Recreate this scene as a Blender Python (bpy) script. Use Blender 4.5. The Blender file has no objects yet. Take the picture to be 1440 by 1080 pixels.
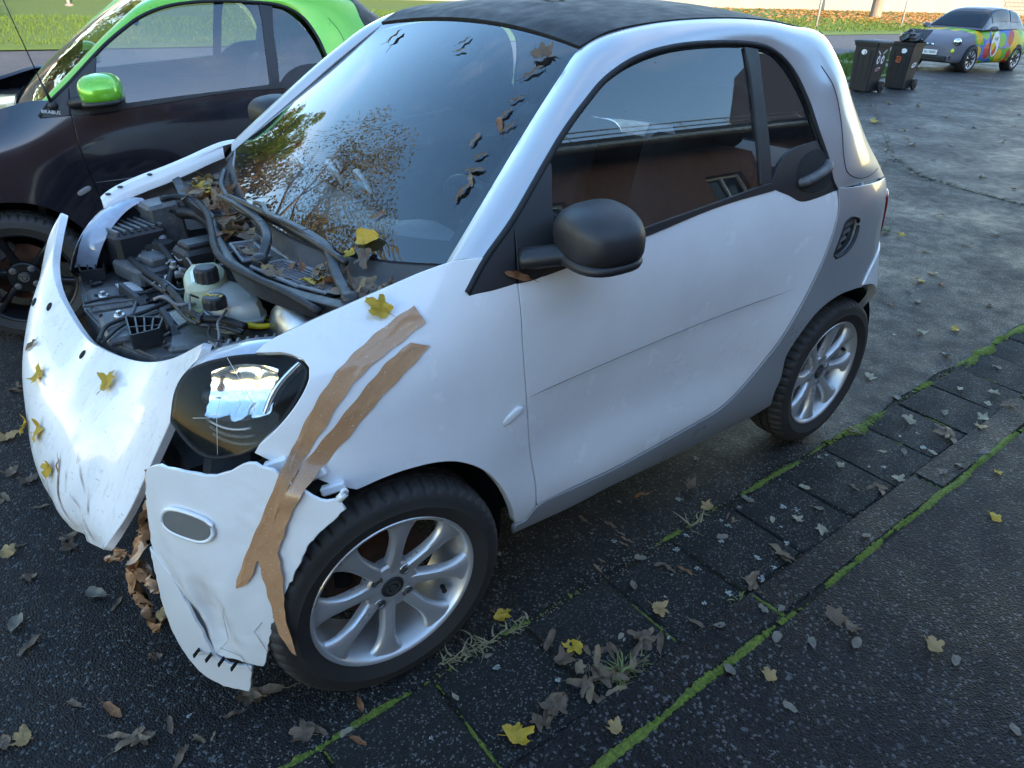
import bpy, bmesh, math, random
import numpy as np
from mathutils import Vector, Matrix, Euler
from mathutils.geometry import delaunay_2d_cdt
random.seed(7); RNG=np.random.default_rng(7)
scene=bpy.context.scene
COL=scene.collection
R=math.radians
# ---------------------------------------------------------------- camera
cam=bpy.data.cameras.new('camera'); cam.sensor_width=36; cam.lens=25.0; cam.clip_start=.05; cam.clip_end=2000
camo=bpy.data.objects.new('camera',cam); COL.objects.link(camo)
camo.location=(0.57857,1.89136,1.54734); camo.rotation_euler=(1.060167,-0.036394,2.476447)
scene.camera=camo
# ---------------------------------------------------------------- world, sun, exposure
SUN_EL=R(15.5); SUN_AZ=R(12)     # sun behind the brick house on the +y side
w=bpy.data.worlds.new('World'); scene.world=w; w.use_nodes=True
nt=w.node_tree; nt.nodes.clear()
sky=nt.nodes.new('ShaderNodeTexSky'); sky.sky_type='NISHITA'; sky.sun_disc=False
sky.sun_elevation=SUN_EL; sky.sun_rotation=SUN_AZ; sky.air_density=1.15; sky.dust_density=.25; sky.ozone_density=3.0
bg=nt.nodes.new('ShaderNodeBackground'); bg.inputs['Strength'].default_value=.15
out=nt.nodes.new('ShaderNodeOutputWorld')
# thin broken cloud, the same all round the sky
tc=nt.nodes.new('ShaderNodeTexCoord'); mp=nt.nodes.new('ShaderNodeMapping'); mp.inputs['Scale'].default_value=(1,1,2.2)
nz=nt.nodes.new('ShaderNodeTexNoise'); nz.inputs['Scale'].default_value=2.3; nz.inputs['Detail'].default_value=9; nz.inputs['Roughness'].default_value=.55
cr=nt.nodes.new('ShaderNodeValToRGB'); cr.color_ramp.elements[0].position=.50; cr.color_ramp.elements[1].position=.78
mx=nt.nodes.new('ShaderNodeMix'); mx.data_type='RGBA'; mx.inputs['B'].default_value=(6.0,6.2,6.6,1)
ml=nt.nodes.new('ShaderNodeMath'); ml.operation='MULTIPLY'; ml.inputs[1].default_value=.22
L=nt.links.new
L(tc.outputs['Generated'],mp.inputs['Vector']); L(mp.outputs[0],nz.inputs['Vector']); L(nz.outputs['Fac'],cr.inputs['Fac']); L(cr.outputs['Color'],ml.inputs[0])
L(ml.outputs[0],mx.inputs['Factor']); hs=nt.nodes.new('ShaderNodeHueSaturation'); hs.inputs['Saturation'].default_value=1.22; L(sky.outputs[0],hs.inputs['Color']); L(hs.outputs[0],mx.inputs['A']); L(mx.outputs['Result'],bg.inputs['Color']); L(bg.outputs[0],out.inputs['Surface'])
sl=bpy.data.lights.new('sun','SUN'); sl.energy=2.0; sl.angle=R(.5); sl.color=(1,.93,.82)
so=bpy.data.objects.new('sun',sl); COL.objects.link(so)
_d=Vector((math.sin(SUN_AZ)*math.cos(SUN_EL),math.cos(SUN_AZ)*math.cos(SUN_EL),math.sin(SUN_EL)))
so.rotation_euler=_d.to_track_quat('Z','Y').to_euler(); so.location=(0,30,30)
vs=scene.view_settings; vs.view_transform='Standard'; vs.look='None'; vs.gamma=1; vs.exposure=2.8
vs.use_white_balance=True; vs.white_balance_temperature=8700; vs.white_balance_tint=21   # phone set for open shade
scene.cycles.max_bounces=8; scene.cycles.transparent_max_bounces=16; scene.cycles.use_denoising=True
scene.cycles.sample_clamp_indirect=6

# ---- car side surface
# ---- side surface of the small car: half width y as a function of x (forward) and z (up)
FX=np.array([.44,.28,.15,0,-.2,-.45,-.8,-1.2,-1.5,-1.75,-1.95,-2.1,-2.22])
FZ=np.array([.12,.18,.28,.38,.50,.62,.75,.88,1.0,1.1,1.25,1.42,1.52])
FY=np.array([
[.44,.58,.66,.69,.70,.69,.685,.685,.695,.70,.70,.66,.57],
[.48,.62,.70,.73,.735,.73,.725,.725,.735,.74,.74,.70,.60],
[.52,.67,.745,.785,.785,.772,.767,.768,.785,.80,.80,.76,.66],
[.54,.69,.775,.81,.81,.784,.778,.782,.805,.825,.82,.785,.68],
[.55,.70,.785,.818,.815,.775,.766,.775,.815,.835,.83,.795,.69],
[.545,.695,.78,.815,.81,.782,.773,.783,.82,.835,.83,.795,.69],
[.52,.675,.765,.80,.80,.793,.788,.793,.815,.825,.82,.785,.685],
[.46,.62,.72,.765,.785,.792,.795,.80,.81,.815,.805,.765,.67],
[.34,.49,.60,.665,.735,.772,.782,.787,.795,.795,.78,.735,.635],
[.20,.36,.48,.56,.675,.735,.752,.762,.768,.755,.715,.665,.56],
[.05,.2,.32,.42,.57,.655,.685,.70,.70,.68,.63,.57,.46],
[-.1,.0,.15,.26,.43,.54,.60,.615,.605,.575,.52,.45,.34],
[-.2,-.1,.05,.15,.33,.45,.535,.55,.54,.50,.44,.36,.25]])
_zz=np.clip((FZ-.45)/.3,.45,1)
FY[:,10]-=.022*_zz; FY[:,11]-=.060*_zz; FY[:,12]-=.105*_zz
def _spl(xs,ys):
    # natural cubic spline second derivatives; ys (...,n) on last axis
    n=len(xs); h=np.diff(xs); A=np.zeros((n,n)); A[0,0]=A[-1,-1]=1
    B=np.zeros((n,)+ys.shape[:-1])
    yt=np.moveaxis(ys,-1,0)
    for i in range(1,n-1):
        A[i,i-1]=h[i-1];A[i,i]=2*(h[i-1]+h[i]);A[i,i+1]=h[i]
        B[i]=6*((yt[i+1]-yt[i])/h[i]-(yt[i]-yt[i-1])/h[i-1])
    return np.moveaxis(np.linalg.solve(A,B.reshape(n,-1)).reshape(B.shape),0,-1)
def _ev(xs,ys,m,x):
    x=np.clip(x,xs[0],xs[-1]); i=np.clip(np.searchsorted(xs,x)-1,0,len(xs)-2)
    h=xs[i+1]-xs[i]; a=(xs[i+1]-x)/h; b=1-a
    return a*ys[...,i]+b*ys[...,i+1]+((a**3-a)*m[...,i]+(b**3-b)*m[...,i+1])*h*h/6
_xs=FX[::-1]; _g=FY[:,::-1]
_NX,_NZ=265,141
_gx=np.linspace(-2.22,.42,_NX); _gz=np.linspace(.12,1.52,_NZ)
_m=_spl(_xs,_g); _t=_ev(_xs,_g,_m,_gx)      # (nz, NX)
_t=_t.T; _m2=_spl(FZ,_t); _G=_ev(FZ,_t,_m2,_gz)  # (NX,NZ)
def crease(x,z):
    zc=.700+(x+.37)*(-.045); d=np.maximum(zc-z,0)
    w=np.clip((-.36-x)/.06,0,1)*np.clip((x+1.52)/.2,0,1)
    return -.13*d*np.exp(-d/.045)*w
def f(x,z):
    x=np.asarray(x,float); z=np.asarray(z,float)
    a=np.clip((x+2.22)/2.64*(_NX-1),0,_NX-1.001); b=np.clip((z-.12)/1.4*(_NZ-1),0,_NZ-1.001)
    i=a.astype(int); j=b.astype(int); a=a-i; b=b-j
    # smooth (catmull-rom-free) bilinear on a fine grid
    v=(1-a)*(1-b)*_G[i,j]+a*(1-b)*_G[i+1,j]+(1-a)*b*_G[i,j+1]+a*b*_G[i+1,j+1]
    return v+crease(x,z)
def fn(x,z,e=.012):
    dx=(f(x+e,z)-f(x-e,z))/(2*e); dz=(f(x,z+e*.7)-f(x,z-e*.7))/(1.4*e)
    n=np.stack([-dx,np.ones_like(dx),-dz],-1); return n/np.linalg.norm(n,axis=-1,keepdims=True)
class Plane:
    """patch over a plane: origin o, axes u,v, normal n, height h(a,b)"""
    def __init__(s,o,n,up,h=lambda a,b:0*a):
        s.o=np.array(o,float); s.n=np.array(n,float); s.n/=np.linalg.norm(s.n)
        up=np.array(up,float); s.v=up-s.n*(up@s.n); s.v/=np.linalg.norm(s.v); s.u=np.cross(s.v,s.n); s.h=h
    def P(s,a,b):
        a=np.asarray(a,float); b=np.asarray(b,float)
        return s.o+a[...,None]*s.u+b[...,None]*s.v+s.h(a,b)[...,None]*s.n
class Side:
    def P(s,a,b):
        a=np.asarray(a,float); b=np.asarray(b,float)
        return np.stack([a,f(a,b),b],-1)
SIDE=Side()
# front left corner: headlamp and bumper patches
LAMP=Plane((.245,.60,.775),(.74,.52,.43),(0,0,1),lambda a,b:.034-.75*(a*a+b*b)-.5*np.maximum(a,0)**2)
BUMP=Plane((.36,.62,.45),(.80,.60,.10),(0,0,1),lambda a,b:.03-.95*np.minimum(a,0)**2-.30*np.maximum(a,0)**2-.05*(b-.05)**2-.9*np.maximum(-a-.12,0)**2)
D={'fender':[(0.1981,0.9222),(0.1812,0.9332),(0.1497,0.9472),(0.0794,0.9679),(-0.0031,0.9878),(-0.0946,1.0122),(-0.1555,1.0296),(-0.2159,1.0424),(-0.2816,1.044),(-0.2485,1.0097),(-0.2237,0.9824),(-0.2265,0.9751),(-0.2768,0.9792),(-0.3425,0.983),(-0.3424,0.9319),(-0.3434,0.8464),(-0.3563,0.7426),(-0.3861,0.567),(-0.4135,0.4348),(-0.4243,0.3458),(-0.3877,0.3082),(-0.3565,0.3222),(-0.3364,0.3886),(-0.2948,0.4774),(-0.233,0.5585),(-0.1611,0.6141),(-0.0968,0.6395),(-0.0225,0.65),(0.0326,0.648),(0.0842,0.6382),(0.1335,0.664),(0.1768,0.6976),(0.2173,0.7192),(0.245,0.7386),(0.236,0.754),(0.2101,0.7799),(0.1743,0.8203),(0.1425,0.859),(0.1284,0.8792),(0.1218,0.8974),(0.1268,0.9105),(0.1434,0.9199),(0.1599,0.9236),(0.1811,0.923)],'door':[(-0.3479,0.9829),(-0.5119,0.9989),(-0.7666,1.0286),(-1.0154,1.058),(-1.2594,1.0714),(-1.3304,1.049),(-1.393,1.0237),(-1.4711,1.0233),(-1.5791,1.0332),(-1.5861,1.0147),(-1.5912,0.9748),(-1.5694,0.8833),(-1.5311,0.7799),(-1.464,0.6551),(-1.3979,0.5431),(-1.3113,0.4469),(-1.2032,0.3833),(-1.0968,0.3657),(-0.8983,0.3488),(-0.7184,0.338),(-0.5499,0.3423),(-0.4321,0.3466),(-0.4216,0.4308),(-0.3944,0.563),(-0.363,0.7403),(-0.3495,0.8448),(-0.348,0.9308)],'quarter':[(-1.595,1.0406),(-1.5988,1.0069),(-1.6015,0.9726),(-1.5806,0.8783),(-1.5438,0.7753),(-1.4746,0.6481),(-1.4089,0.5353),(-1.3204,0.4379),(-1.2131,0.3733),(-1.1069,0.3552),(-0.9078,0.338),(-0.7267,0.3276),(-0.557,0.3324),(-0.4363,0.3366),(-0.3998,0.3007),(-0.3656,0.3051),(-0.3615,0.2745),(-0.5753,0.2511),(-0.7492,0.2515),(-1.0923,0.2352),(-1.4108,0.2605),(-1.5074,0.2892),(-1.4883,0.3519),(-1.4938,0.4067),(-1.4829,0.5004),(-1.5214,0.5785),(-1.5854,0.6433),(-1.6867,0.6774),(-1.8017,0.6773),(-1.8723,0.6681),(-1.9085,0.7179),(-1.885,0.7886),(-1.8377,0.8551)],'door_glass':[(-0.491,1.2062),(-0.5494,1.2568),(-0.6293,1.3138),(-0.7083,1.3601),(-0.8158,1.396),(-0.9495,1.419),(-1.1054,1.4265),(-1.231,1.4248),(-1.2312,1.3652),(-1.2189,1.2478),(-1.2035,1.088),(-1.0041,1.0629),(-0.7785,1.0435),(-0.6305,1.0279),(-0.4518,1.0102),(-0.4638,1.1116)],'divider':[(-1.231,1.4248),(-1.2911,1.4189),(-1.2718,1.32),(-1.2621,1.2081),(-1.2488,1.0886),(-1.2045,1.0842),(-1.2189,1.2478),(-1.2312,1.3652)],'quarter_glass':[(-1.2892,1.4152),(-1.3442,1.4033),(-1.4013,1.3597),(-1.4507,1.2884),(-1.4793,1.2162),(-1.4867,1.1783),(-1.3613,1.1662),(-1.2931,1.132),(-1.2503,1.0866),(-1.2621,1.2081),(-1.2718,1.32)],'handle_plate':[(-1.2454,1.0871),(-1.2934,1.1338),(-1.3613,1.1662),(-1.491,1.1799),(-1.5255,1.1222),(-1.5691,1.0374),(-1.4709,1.0264),(-1.3928,1.0265),(-1.3303,1.0509),(-1.2662,1.0736)],'belt_strip':[(-1.2048,1.0879),(-1.2472,1.0888),(-1.2661,1.0727),(-1.0155,1.0597),(-0.7668,1.0303),(-0.5121,1.0005),(-0.4053,0.9886),(-0.4278,1.0079),(-0.4526,1.0146),(-0.6312,1.0326),(-0.7792,1.0484),(-1.0046,1.0682)],'corner_trim_front':[(-0.2264,0.9806),(-0.2811,1.0419),(-0.3649,1.11),(-0.3564,1.0811),(-0.3376,0.986),(-0.2772,0.9806)],'corner_trim':[(-0.3667,1.1105),(-0.4839,1.2126),(-0.4915,1.2047),(-0.4638,1.1116),(-0.4521,1.0117),(-0.4053,0.9886),(-0.3473,0.9845),(-0.3614,1.0806)],'vent':[(-1.6122,0.8318),(-1.6217,0.8615),(-1.6456,0.9293),(-1.681,0.9407),(-1.7292,0.931),(-1.7383,0.9038),(-1.7236,0.855),(-1.6807,0.8257),(-1.6294,0.8171)],'arch_seal':[(-0.2237,0.9824),(-0.2811,1.0419),(-0.3649,1.11),(-0.4839,1.2126),(-0.5535,1.2684),(-0.6325,1.3227),(-0.712,1.3701),(-0.8209,1.4093),(-0.9544,1.4305),(-1.1105,1.4369),(-1.2699,1.4322),(-1.3652,1.4138),(-1.437,1.3666),(-1.4823,1.2868),(-1.5031,1.2145),(-1.5349,1.1304),(-1.5521,1.0687),(-1.577,1.0386)],'marker':[(-0.285,0.6767),(-0.2936,0.6868),(-0.3429,0.6814),(-0.3552,0.6707),(-0.3542,0.655),(-0.2991,0.6478),(-0.2876,0.6585)],'lamp':[(-0.1247,-0.0371),(-0.0767,-0.073),(-0.0406,-0.0891),(-0.0042,-0.0889),(0.0273,-0.0782),(0.0659,-0.0594),(0.096,-0.029),(0.1177,0.0051),(0.1375,0.0492),(0.148,0.0888),(0.1475,0.114),(0.1349,0.1281),(0.1098,0.1361),(0.0675,0.1334),(0.0121,0.1214),(-0.0284,0.1077),(-0.0652,0.0923),(-0.0972,0.0703),(-0.1207,0.0283)],'bumper':[(-0.099,0.2085),(-0.0688,0.2387),(-0.0124,0.2399),(0.0356,0.2419),(0.074,0.2462),(0.1061,0.2614),(0.1417,0.2849),(0.1673,0.2822),(0.191,0.2756),(0.2206,0.2543),(0.2525,0.2367),(0.2964,0.2215),(0.3144,0.2298),(0.3287,0.2106),(0.2933,0.1709),(0.256,0.1227),(0.2124,0.025),(0.1809,-0.0448),(0.1623,-0.1069),(0.1297,-0.2289),(0.0786,-0.2318),(0.0162,-0.2346),(-0.0455,-0.2182),(-0.0688,-0.1463),(-0.1061,-0.0585),(-0.1244,0.032)],'bumper_lip':[(-0.1329,0.0135),(-0.0788,-0.0455),(-0.0415,-0.1238),(-0.0143,-0.1879),(0.0027,-0.2331),(0.0408,-0.2558),(0.0975,-0.2459),(0.0815,-0.3249),(0.0184,-0.3273),(-0.044,-0.3029),(-0.1005,-0.2254),(-0.1239,-0.1343)],'fog':[(-0.0669,0.1224),(-0.0567,0.1393),(-0.0389,0.1494),(-0.0045,0.1514),(0.0399,0.1429),(0.0546,0.1325),(0.0557,0.1139),(0.0456,0.0962),(0.0249,0.0861),(-0.0132,0.0873),(-0.0511,0.0942),(-0.066,0.1053)]}
E={'tapeA':[((-0.107,0.73,0.973),(-0.118,0.751,0.945)),((-0.035,0.733,0.944),(-0.053,0.756,0.916)),((0.035,0.742,0.912),(0.013,0.762,0.89)),((0.088,0.751,0.879),(0.068,0.769,0.857)),((0.14,0.757,0.826),(0.125,0.772,0.796)),((0.182,0.751,0.757),(0.169,0.763,0.733)),((0.23,0.782,0.722),(0.221,0.795,0.702)),((0.267,0.76,0.626),(0.255,0.774,0.612)),((0.298,0.738,0.544),(0.286,0.754,0.531)),((0.325,0.719,0.464),(0.308,0.739,0.469)),((0.331,0.716,0.438),(0.32,0.727,0.447))],'tapeB':[((-0.077,0.763,0.912),(-0.112,0.774,0.9)),((-0.02,0.769,0.886),(-0.052,0.783,0.866)),((0.043,0.779,0.845),(0.019,0.789,0.822)),((0.11,0.779,0.786),(0.086,0.789,0.766)),((0.162,0.767,0.729),(0.14,0.779,0.71)),((0.224,0.793,0.694),(0.202,0.816,0.693)),((0.253,0.774,0.629),(0.227,0.8,0.639)),((0.279,0.756,0.566),(0.246,0.789,0.582)),((0.286,0.754,0.527),(0.257,0.783,0.546)),((0.285,0.764,0.47),(0.258,0.79,0.494)),((0.283,0.775,0.407),(0.263,0.793,0.431)),((0.281,0.785,0.342),(0.266,0.797,0.378)),((0.266,0.808,0.285),(0.261,0.813,0.28))],'tray':[(0.398,-0.253,0.72),(0.333,-0.534,0.72),(0.259,-0.59,0.72),(0.164,-0.594,0.72),(0.083,-0.449,0.72),(0.058,-0.12,0.72),(0.022,0.064,0.72),(0.009,0.171,0.72),(0.092,0.226,0.72),(0.194,0.218,0.72),(0.336,0.167,0.72),(0.397,0.011,0.72)],'label1':[(0.26,-0.361,0.727),(0.204,-0.359,0.727),(0.206,-0.267,0.727),(0.258,-0.285,0.727)],'label2':[(0.191,-0.069,0.727),(0.154,-0.091,0.727),(0.164,0.032,0.727),(0.194,0.034,0.727)],'bolts':[(0.308,-0.27,0.727),(0.304,-0.104,0.727),(0.15,-0.27,0.727),(0.155,-0.164,0.727),(0.151,-0.311,0.727)],'clipA':[(0.309,-0.623,0.727),(0.242,-0.565,0.727),(0.27,-0.429,0.727),(0.33,-0.44,0.727)],'clipB':[(0.303,-0.018,0.727),(0.229,0.042,0.727),(0.256,0.104,0.727),(0.32,0.108,0.727)],'finA':[(0.258,-0.275,0.727),(0.229,-0.17,0.727)],'finB':[(0.215,-0.018,0.727),(0.213,0.083,0.727)],'finC':[(0.221,-0.537,0.727),(0.217,-0.423,0.727)],'hoseA':[(0.195,-0.41,0.79),(0.185,-0.268,0.79),(0.169,-0.12,0.79),(0.172,0.055,0.79),(0.157,0.134,0.79),(0.117,0.176,0.79),(0.087,0.242,0.79)],'cableB':[(0.382,0.034,0.735),(0.35,-0.044,0.735),(0.305,-0.073,0.735),(0.243,-0.093,0.735),(0.169,-0.132,0.735),(0.128,-0.155,0.735)],'cableC':[(0.362,-0.24,0.733),(0.294,-0.244,0.733),(0.21,-0.227,0.733),(0.165,-0.23,0.733)],'cableD':[(0.377,0.047,0.735),(0.31,-0.034,0.735),(0.234,-0.059,0.735),(0.153,-0.086,0.735)],'cap1':[(0.094,0.0,0.86)],'cap2':[(0.127,0.159,0.855)],'res1':[(0.134,-0.092,0.8),(0.089,-0.168,0.8),(0.022,-0.153,0.8),(0.018,-0.069,0.8),(0.056,0.02,0.8),(0.103,0.048,0.8),(0.163,0.032,0.8)],'res2':[(0.123,0.03,0.79),(0.078,-0.024,0.79),(0.028,-0.029,0.79),(0.007,0.022,0.79),(0.006,0.158,0.79),(0.029,0.198,0.79),(0.076,0.188,0.79),(0.127,0.138,0.79)],'booster':[(-0.037,0.197,0.8)],'yellow':[(0.029,0.192,0.76)],'ventbox':[(0.119,0.3,0.8),(0.06,0.301,0.8),(0.045,0.35,0.8),(0.111,0.379,0.8)],'seal':[(0.058,-0.504,0.93),(0.007,-0.504,0.93),(-0.024,-0.437,0.93),(-0.011,-0.281,0.93),(0.032,-0.105,0.93),(0.066,0.017,0.93),(0.084,0.136,0.93),(0.072,0.267,0.93),(0.043,0.415,0.93),(0.025,0.558,0.93)],'wiperA':[(0.009,0.185,0.925),(-0.017,0.151,0.94),(-0.044,0.107,0.955),(-0.07,0.012,0.96),(-0.08,-0.108,0.96),(-0.071,-0.222,0.965),(-0.054,-0.292,0.97)],'wiperB':[(-0.04,0.578,0.945),(-0.073,0.449,0.955),(-0.107,0.348,0.97),(-0.12,0.273,0.975),(-0.116,0.202,0.98),(-0.103,0.113,0.985),(-0.09,0.007,0.985),(-0.109,-0.079,0.985),(-0.099,-0.119,0.985)],'bladeB':[(-0.106,0.429,0.975),(-0.107,0.206,0.975),(-0.101,-0.011,0.975),(-0.082,-0.275,0.97)],'bladeA':[(-0.083,-0.095,0.955),(-0.077,-0.225,0.955),(-0.11,-0.429,0.965),(-0.168,-0.565,0.98)],'airbox':[(0.141,-0.78,0.83),(0.041,-0.823,0.83),(0.082,-0.47,0.83),(0.176,-0.405,0.83)],'airbox2':[(0.221,-0.611,0.78),(0.13,-0.64,0.78),(0.137,-0.4,0.78),(0.234,-0.409,0.78)],'boxB':[(0.039,-0.365,0.84),(-0.049,-0.439,0.84),(0.008,-0.212,0.84),(0.069,-0.177,0.84)],'hoseB':[(0.108,-0.311,0.79),(0.117,-0.4,0.81),(0.15,-0.456,0.8),(0.176,-0.447,0.78),(0.189,-0.32,0.77),(0.141,-0.241,0.77),(0.108,-0.216,0.78)],'hoseC':[(0.161,-0.169,0.77),(0.111,-0.28,0.8),(0.114,-0.367,0.83)],'hoseD':[(-0.015,-0.287,0.83),(0.055,-0.257,0.84),(0.092,-0.327,0.8),(0.088,-0.317,0.78)],'strut':[(0.077,-0.498,0.84),(0.121,-0.308,0.76)],'neck':[(-0.02,-0.398,0.9),(0.068,-0.369,0.92)],'side_leaves':[((-0.043,0.708,0.97),(0.222,0.736,0.64)),((-0.344,0.763,1.0),(0.114,0.941,0.317))],'ground_leaves':[(-1.049,0.644,0.055,'rust'),(-1.238,0.708,0.05,'brown'),(-1.188,0.824,0.05,'tan'),(-0.795,0.616,0.035,'brown'),(-0.849,0.69,0.04,'brown'),(-1.326,0.885,0.035,'grey'),(-1.375,1.045,0.04,'pale'),(-1.397,1.127,0.045,'pale'),(-1.188,1.106,0.07,'dry'),(-0.994,1.132,0.075,'dry'),(-0.689,1.039,0.06,'tan'),(-0.874,0.983,0.045,'rust'),(-0.842,0.948,0.045,'brown'),(-0.833,0.919,0.035,'brown'),(-0.74,1.141,0.045,'brown'),(-1.888,1.138,0.05,'pale'),(-1.772,1.139,0.06,'dry'),(-2.221,1.348,0.032,'yellow'),(-1.918,1.457,0.05,'yellow'),(-1.178,1.584,0.06,'tan'),(-1.055,1.366,0.065,'brown'),(-1.064,1.412,0.05,'brown'),(-1.024,1.449,0.035,'grey'),(-0.739,1.371,0.045,'tan'),(-0.702,1.454,0.03,'grey'),(-0.864,1.308,0.035,'grey'),(-0.925,1.377,0.03,'grey'),(-0.67,1.296,0.035,'grey'),(-0.313,1.24,0.045,'tan'),(-1.183,1.639,0.03,'grey'),(-1.089,1.82,0.028,'grey'),(-1.468,1.238,0.03,'grey'),(-0.921,1.225,0.028,'grey'),(-0.769,1.19,0.03,'grey'),(-0.963,1.256,0.025,'grey'),(-2.146,1.246,0.03,'grey'),(-2.049,1.226,0.035,'grey'),(-2.323,1.262,0.04,'grey'),(-0.407,0.995,0.06,'yellow'),(-0.119,1.102,0.075,'yellow'),(-0.318,0.788,0.055,'yellow'),(-0.187,1.107,0.05,'brown'),(-0.252,1.095,0.075,'brown'),(-0.218,1.106,0.06,'brown'),(0.127,0.806,0.04,'rust'),(0.179,0.896,0.04,'rust'),(0.188,0.856,0.03,'pale'),(0.267,0.799,0.06,'brown'),(0.24,0.803,0.05,'brown'),(0.302,0.632,0.08,'dry'),(0.332,0.625,0.06,'brown'),(-0.205,0.881,0.02,'grey'),(-0.37,0.939,0.06,'brown'),(-0.35,1.01,0.06,'brown'),(-0.402,1.103,0.07,'brown'),(-0.344,1.138,0.05,'brown'),(-3.338,0.553,0.06,'pale'),(-3.534,0.651,0.05,'yellow'),(-2.59,0.656,0.06,'pale'),(-3.584,0.261,0.045,'rust'),(-2.366,1.122,0.09,'dry'),(-2.372,1.094,0.07,'brown'),(-2.334,0.968,0.06,'pale'),(-2.518,1.177,0.05,'tan'),(-2.632,1.148,0.055,'pale'),(-2.776,1.106,0.04,'pale'),(-2.913,1.08,0.05,'pale'),(-2.819,1.165,0.06,'dry'),(-2.819,0.967,0.035,'pale'),(-2.08,0.871,0.05,'dry'),(-2.535,1.025,0.035,'grey'),(-9.388,-2.45,0.09,'rust'),(-8.343,-2.191,0.07,'tan'),(-5.896,-0.48,0.1,'rust'),(-5.01,-0.497,0.09,'green'),(-5.031,-0.38,0.06,'yellow'),(-4.36,0.161,0.06,'tan'),(-4.14,0.171,0.07,'yellow'),(-4.198,0.282,0.06,'rust'),(-7.575,-0.518,0.08,'rust'),(-10.313,-3.366,0.15,'yellow'),(-4.83,-0.117,0.06,'grey'),(-5.24,0.006,0.06,'grey'),(-5.737,0.011,0.08,'pale'),(-3.909,0.222,0.05,'grey'),(-4.086,0.602,0.05,'grey'),(-7.017,-1.058,0.07,'grey'),(-7.845,-0.929,0.08,'pale'),(-12.86,-3.946,0.1,'pale'),(-12.042,-3.118,0.1,'pale'),(-11.35,-2.417,0.1,'grey'),(-10.448,-1.7,0.1,'pale'),(-12.609,-4.317,0.1,'pale'),(0.651,-0.984,0.07,'tan'),(0.729,-0.283,0.06,'tan'),(0.709,-0.299,0.05,'brown'),(0.696,-0.139,0.045,'brown'),(0.73,0.139,0.06,'brown'),(0.782,0.433,0.05,'tan'),(0.606,0.47,0.06,'rust'),(0.59,0.576,0.06,'dry'),(0.57,0.589,0.05,'brown'),(0.485,0.362,0.035,'brown'),(0.442,0.247,0.07,'tan'),(0.426,0.243,0.06,'brown'),(0.555,0.049,0.05,'grey'),(0.751,0.042,0.05,'grey'),(0.627,-0.645,0.06,'brown'),(0.667,-0.724,0.06,'brown'),(0.578,-0.26,0.05,'brown'),(0.579,-0.201,0.05,'brown'),(0.616,-0.47,0.04,'brown'),(0.673,0.399,0.04,'brown'),(0.512,0.686,0.05,'brown'),(0.821,0.413,0.05,'brown'),(0.564,-0.798,0.05,'brown'),(0.581,-1.375,0.06,'brown'),(0.541,-1.384,0.05,'dry'),(0.701,-0.594,0.05,'dry'),(0.569,-0.547,0.04,'brown'),(0.518,0.118,0.04,'brown'),(0.508,0.59,0.04,'brown'),(0.466,0.666,0.03,'dry'),(0.379,0.651,0.04,'brown'),(-0.109,0.733,0.03,'dry'),(-0.066,0.932,0.02,'pale'),(-0.533,1.044,0.02,'pale'),(-1.787,0.97,0.04,'pale'),(-1.555,0.964,0.03,'pale'),(-1.487,1.062,0.03,'grey'),(-1.305,1.0,0.025,'pale'),(-1.706,1.072,0.04,'brown'),(-2.017,1.018,0.03,'pale'),(-2.087,1.067,0.03,'grey'),(-2.182,1.134,0.03,'pale'),(-0.838,0.772,0.035,'dry'),(-0.803,0.867,0.03,'grey'),(-0.673,0.811,0.03,'dry'),(-1.094,0.956,0.03,'grey'),(-1.196,0.922,0.03,'dry'),(-0.701,0.933,0.03,'grey'),(-3.77,0.331,0.05,'grey'),(-3.164,0.76,0.05,'grey'),(-3.21,0.975,0.04,'grey'),(-2.513,0.827,0.04,'grey')]}
# ---------------------------------------------------------------- helpers
def link(name,me,mat,parent=None,loc=None,rot=None,scale=None):
    o=bpy.data.objects.new(name,me); COL.objects.link(o)
    if mat is not None and me is not None:
        ms=mat if isinstance(mat,(list,tuple)) else [mat]
        if len(me.materials)==0:
            for m in ms: me.materials.append(m)
    if parent is not None: o.parent=parent
    if loc is not None: o.location=loc
    if rot is not None: o.rotation_euler=rot
    if scale is not None: o.scale=scale
    return o
def tag(o,label,cat,group=None,kind=None):
    o['label']=label
    if cat: o['category']=cat
    if group: o['group']=group
    if kind: o['kind']=kind
    return o
def empty(name,loc=(0,0,0),rz=0,parent=None):
    o=bpy.data.objects.new(name,None); COL.objects.link(o); o.location=loc; o.rotation_euler=(0,0,rz); o.empty_display_size=.1
    if parent: o.parent=parent
    return o
def mesh(name,V,F,smooth=True,mi=None,uv=None):
    me=bpy.data.meshes.new(name); me.from_pydata([tuple(map(float,v)) for v in V],[],[tuple(map(int,f)) for f in F]); 
    if smooth: me.polygons.foreach_set('use_smooth',[True]*len(me.polygons))
    if mi is not None: me.polygons.foreach_set('material_index',list(mi))
    me.update(); return me
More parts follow.
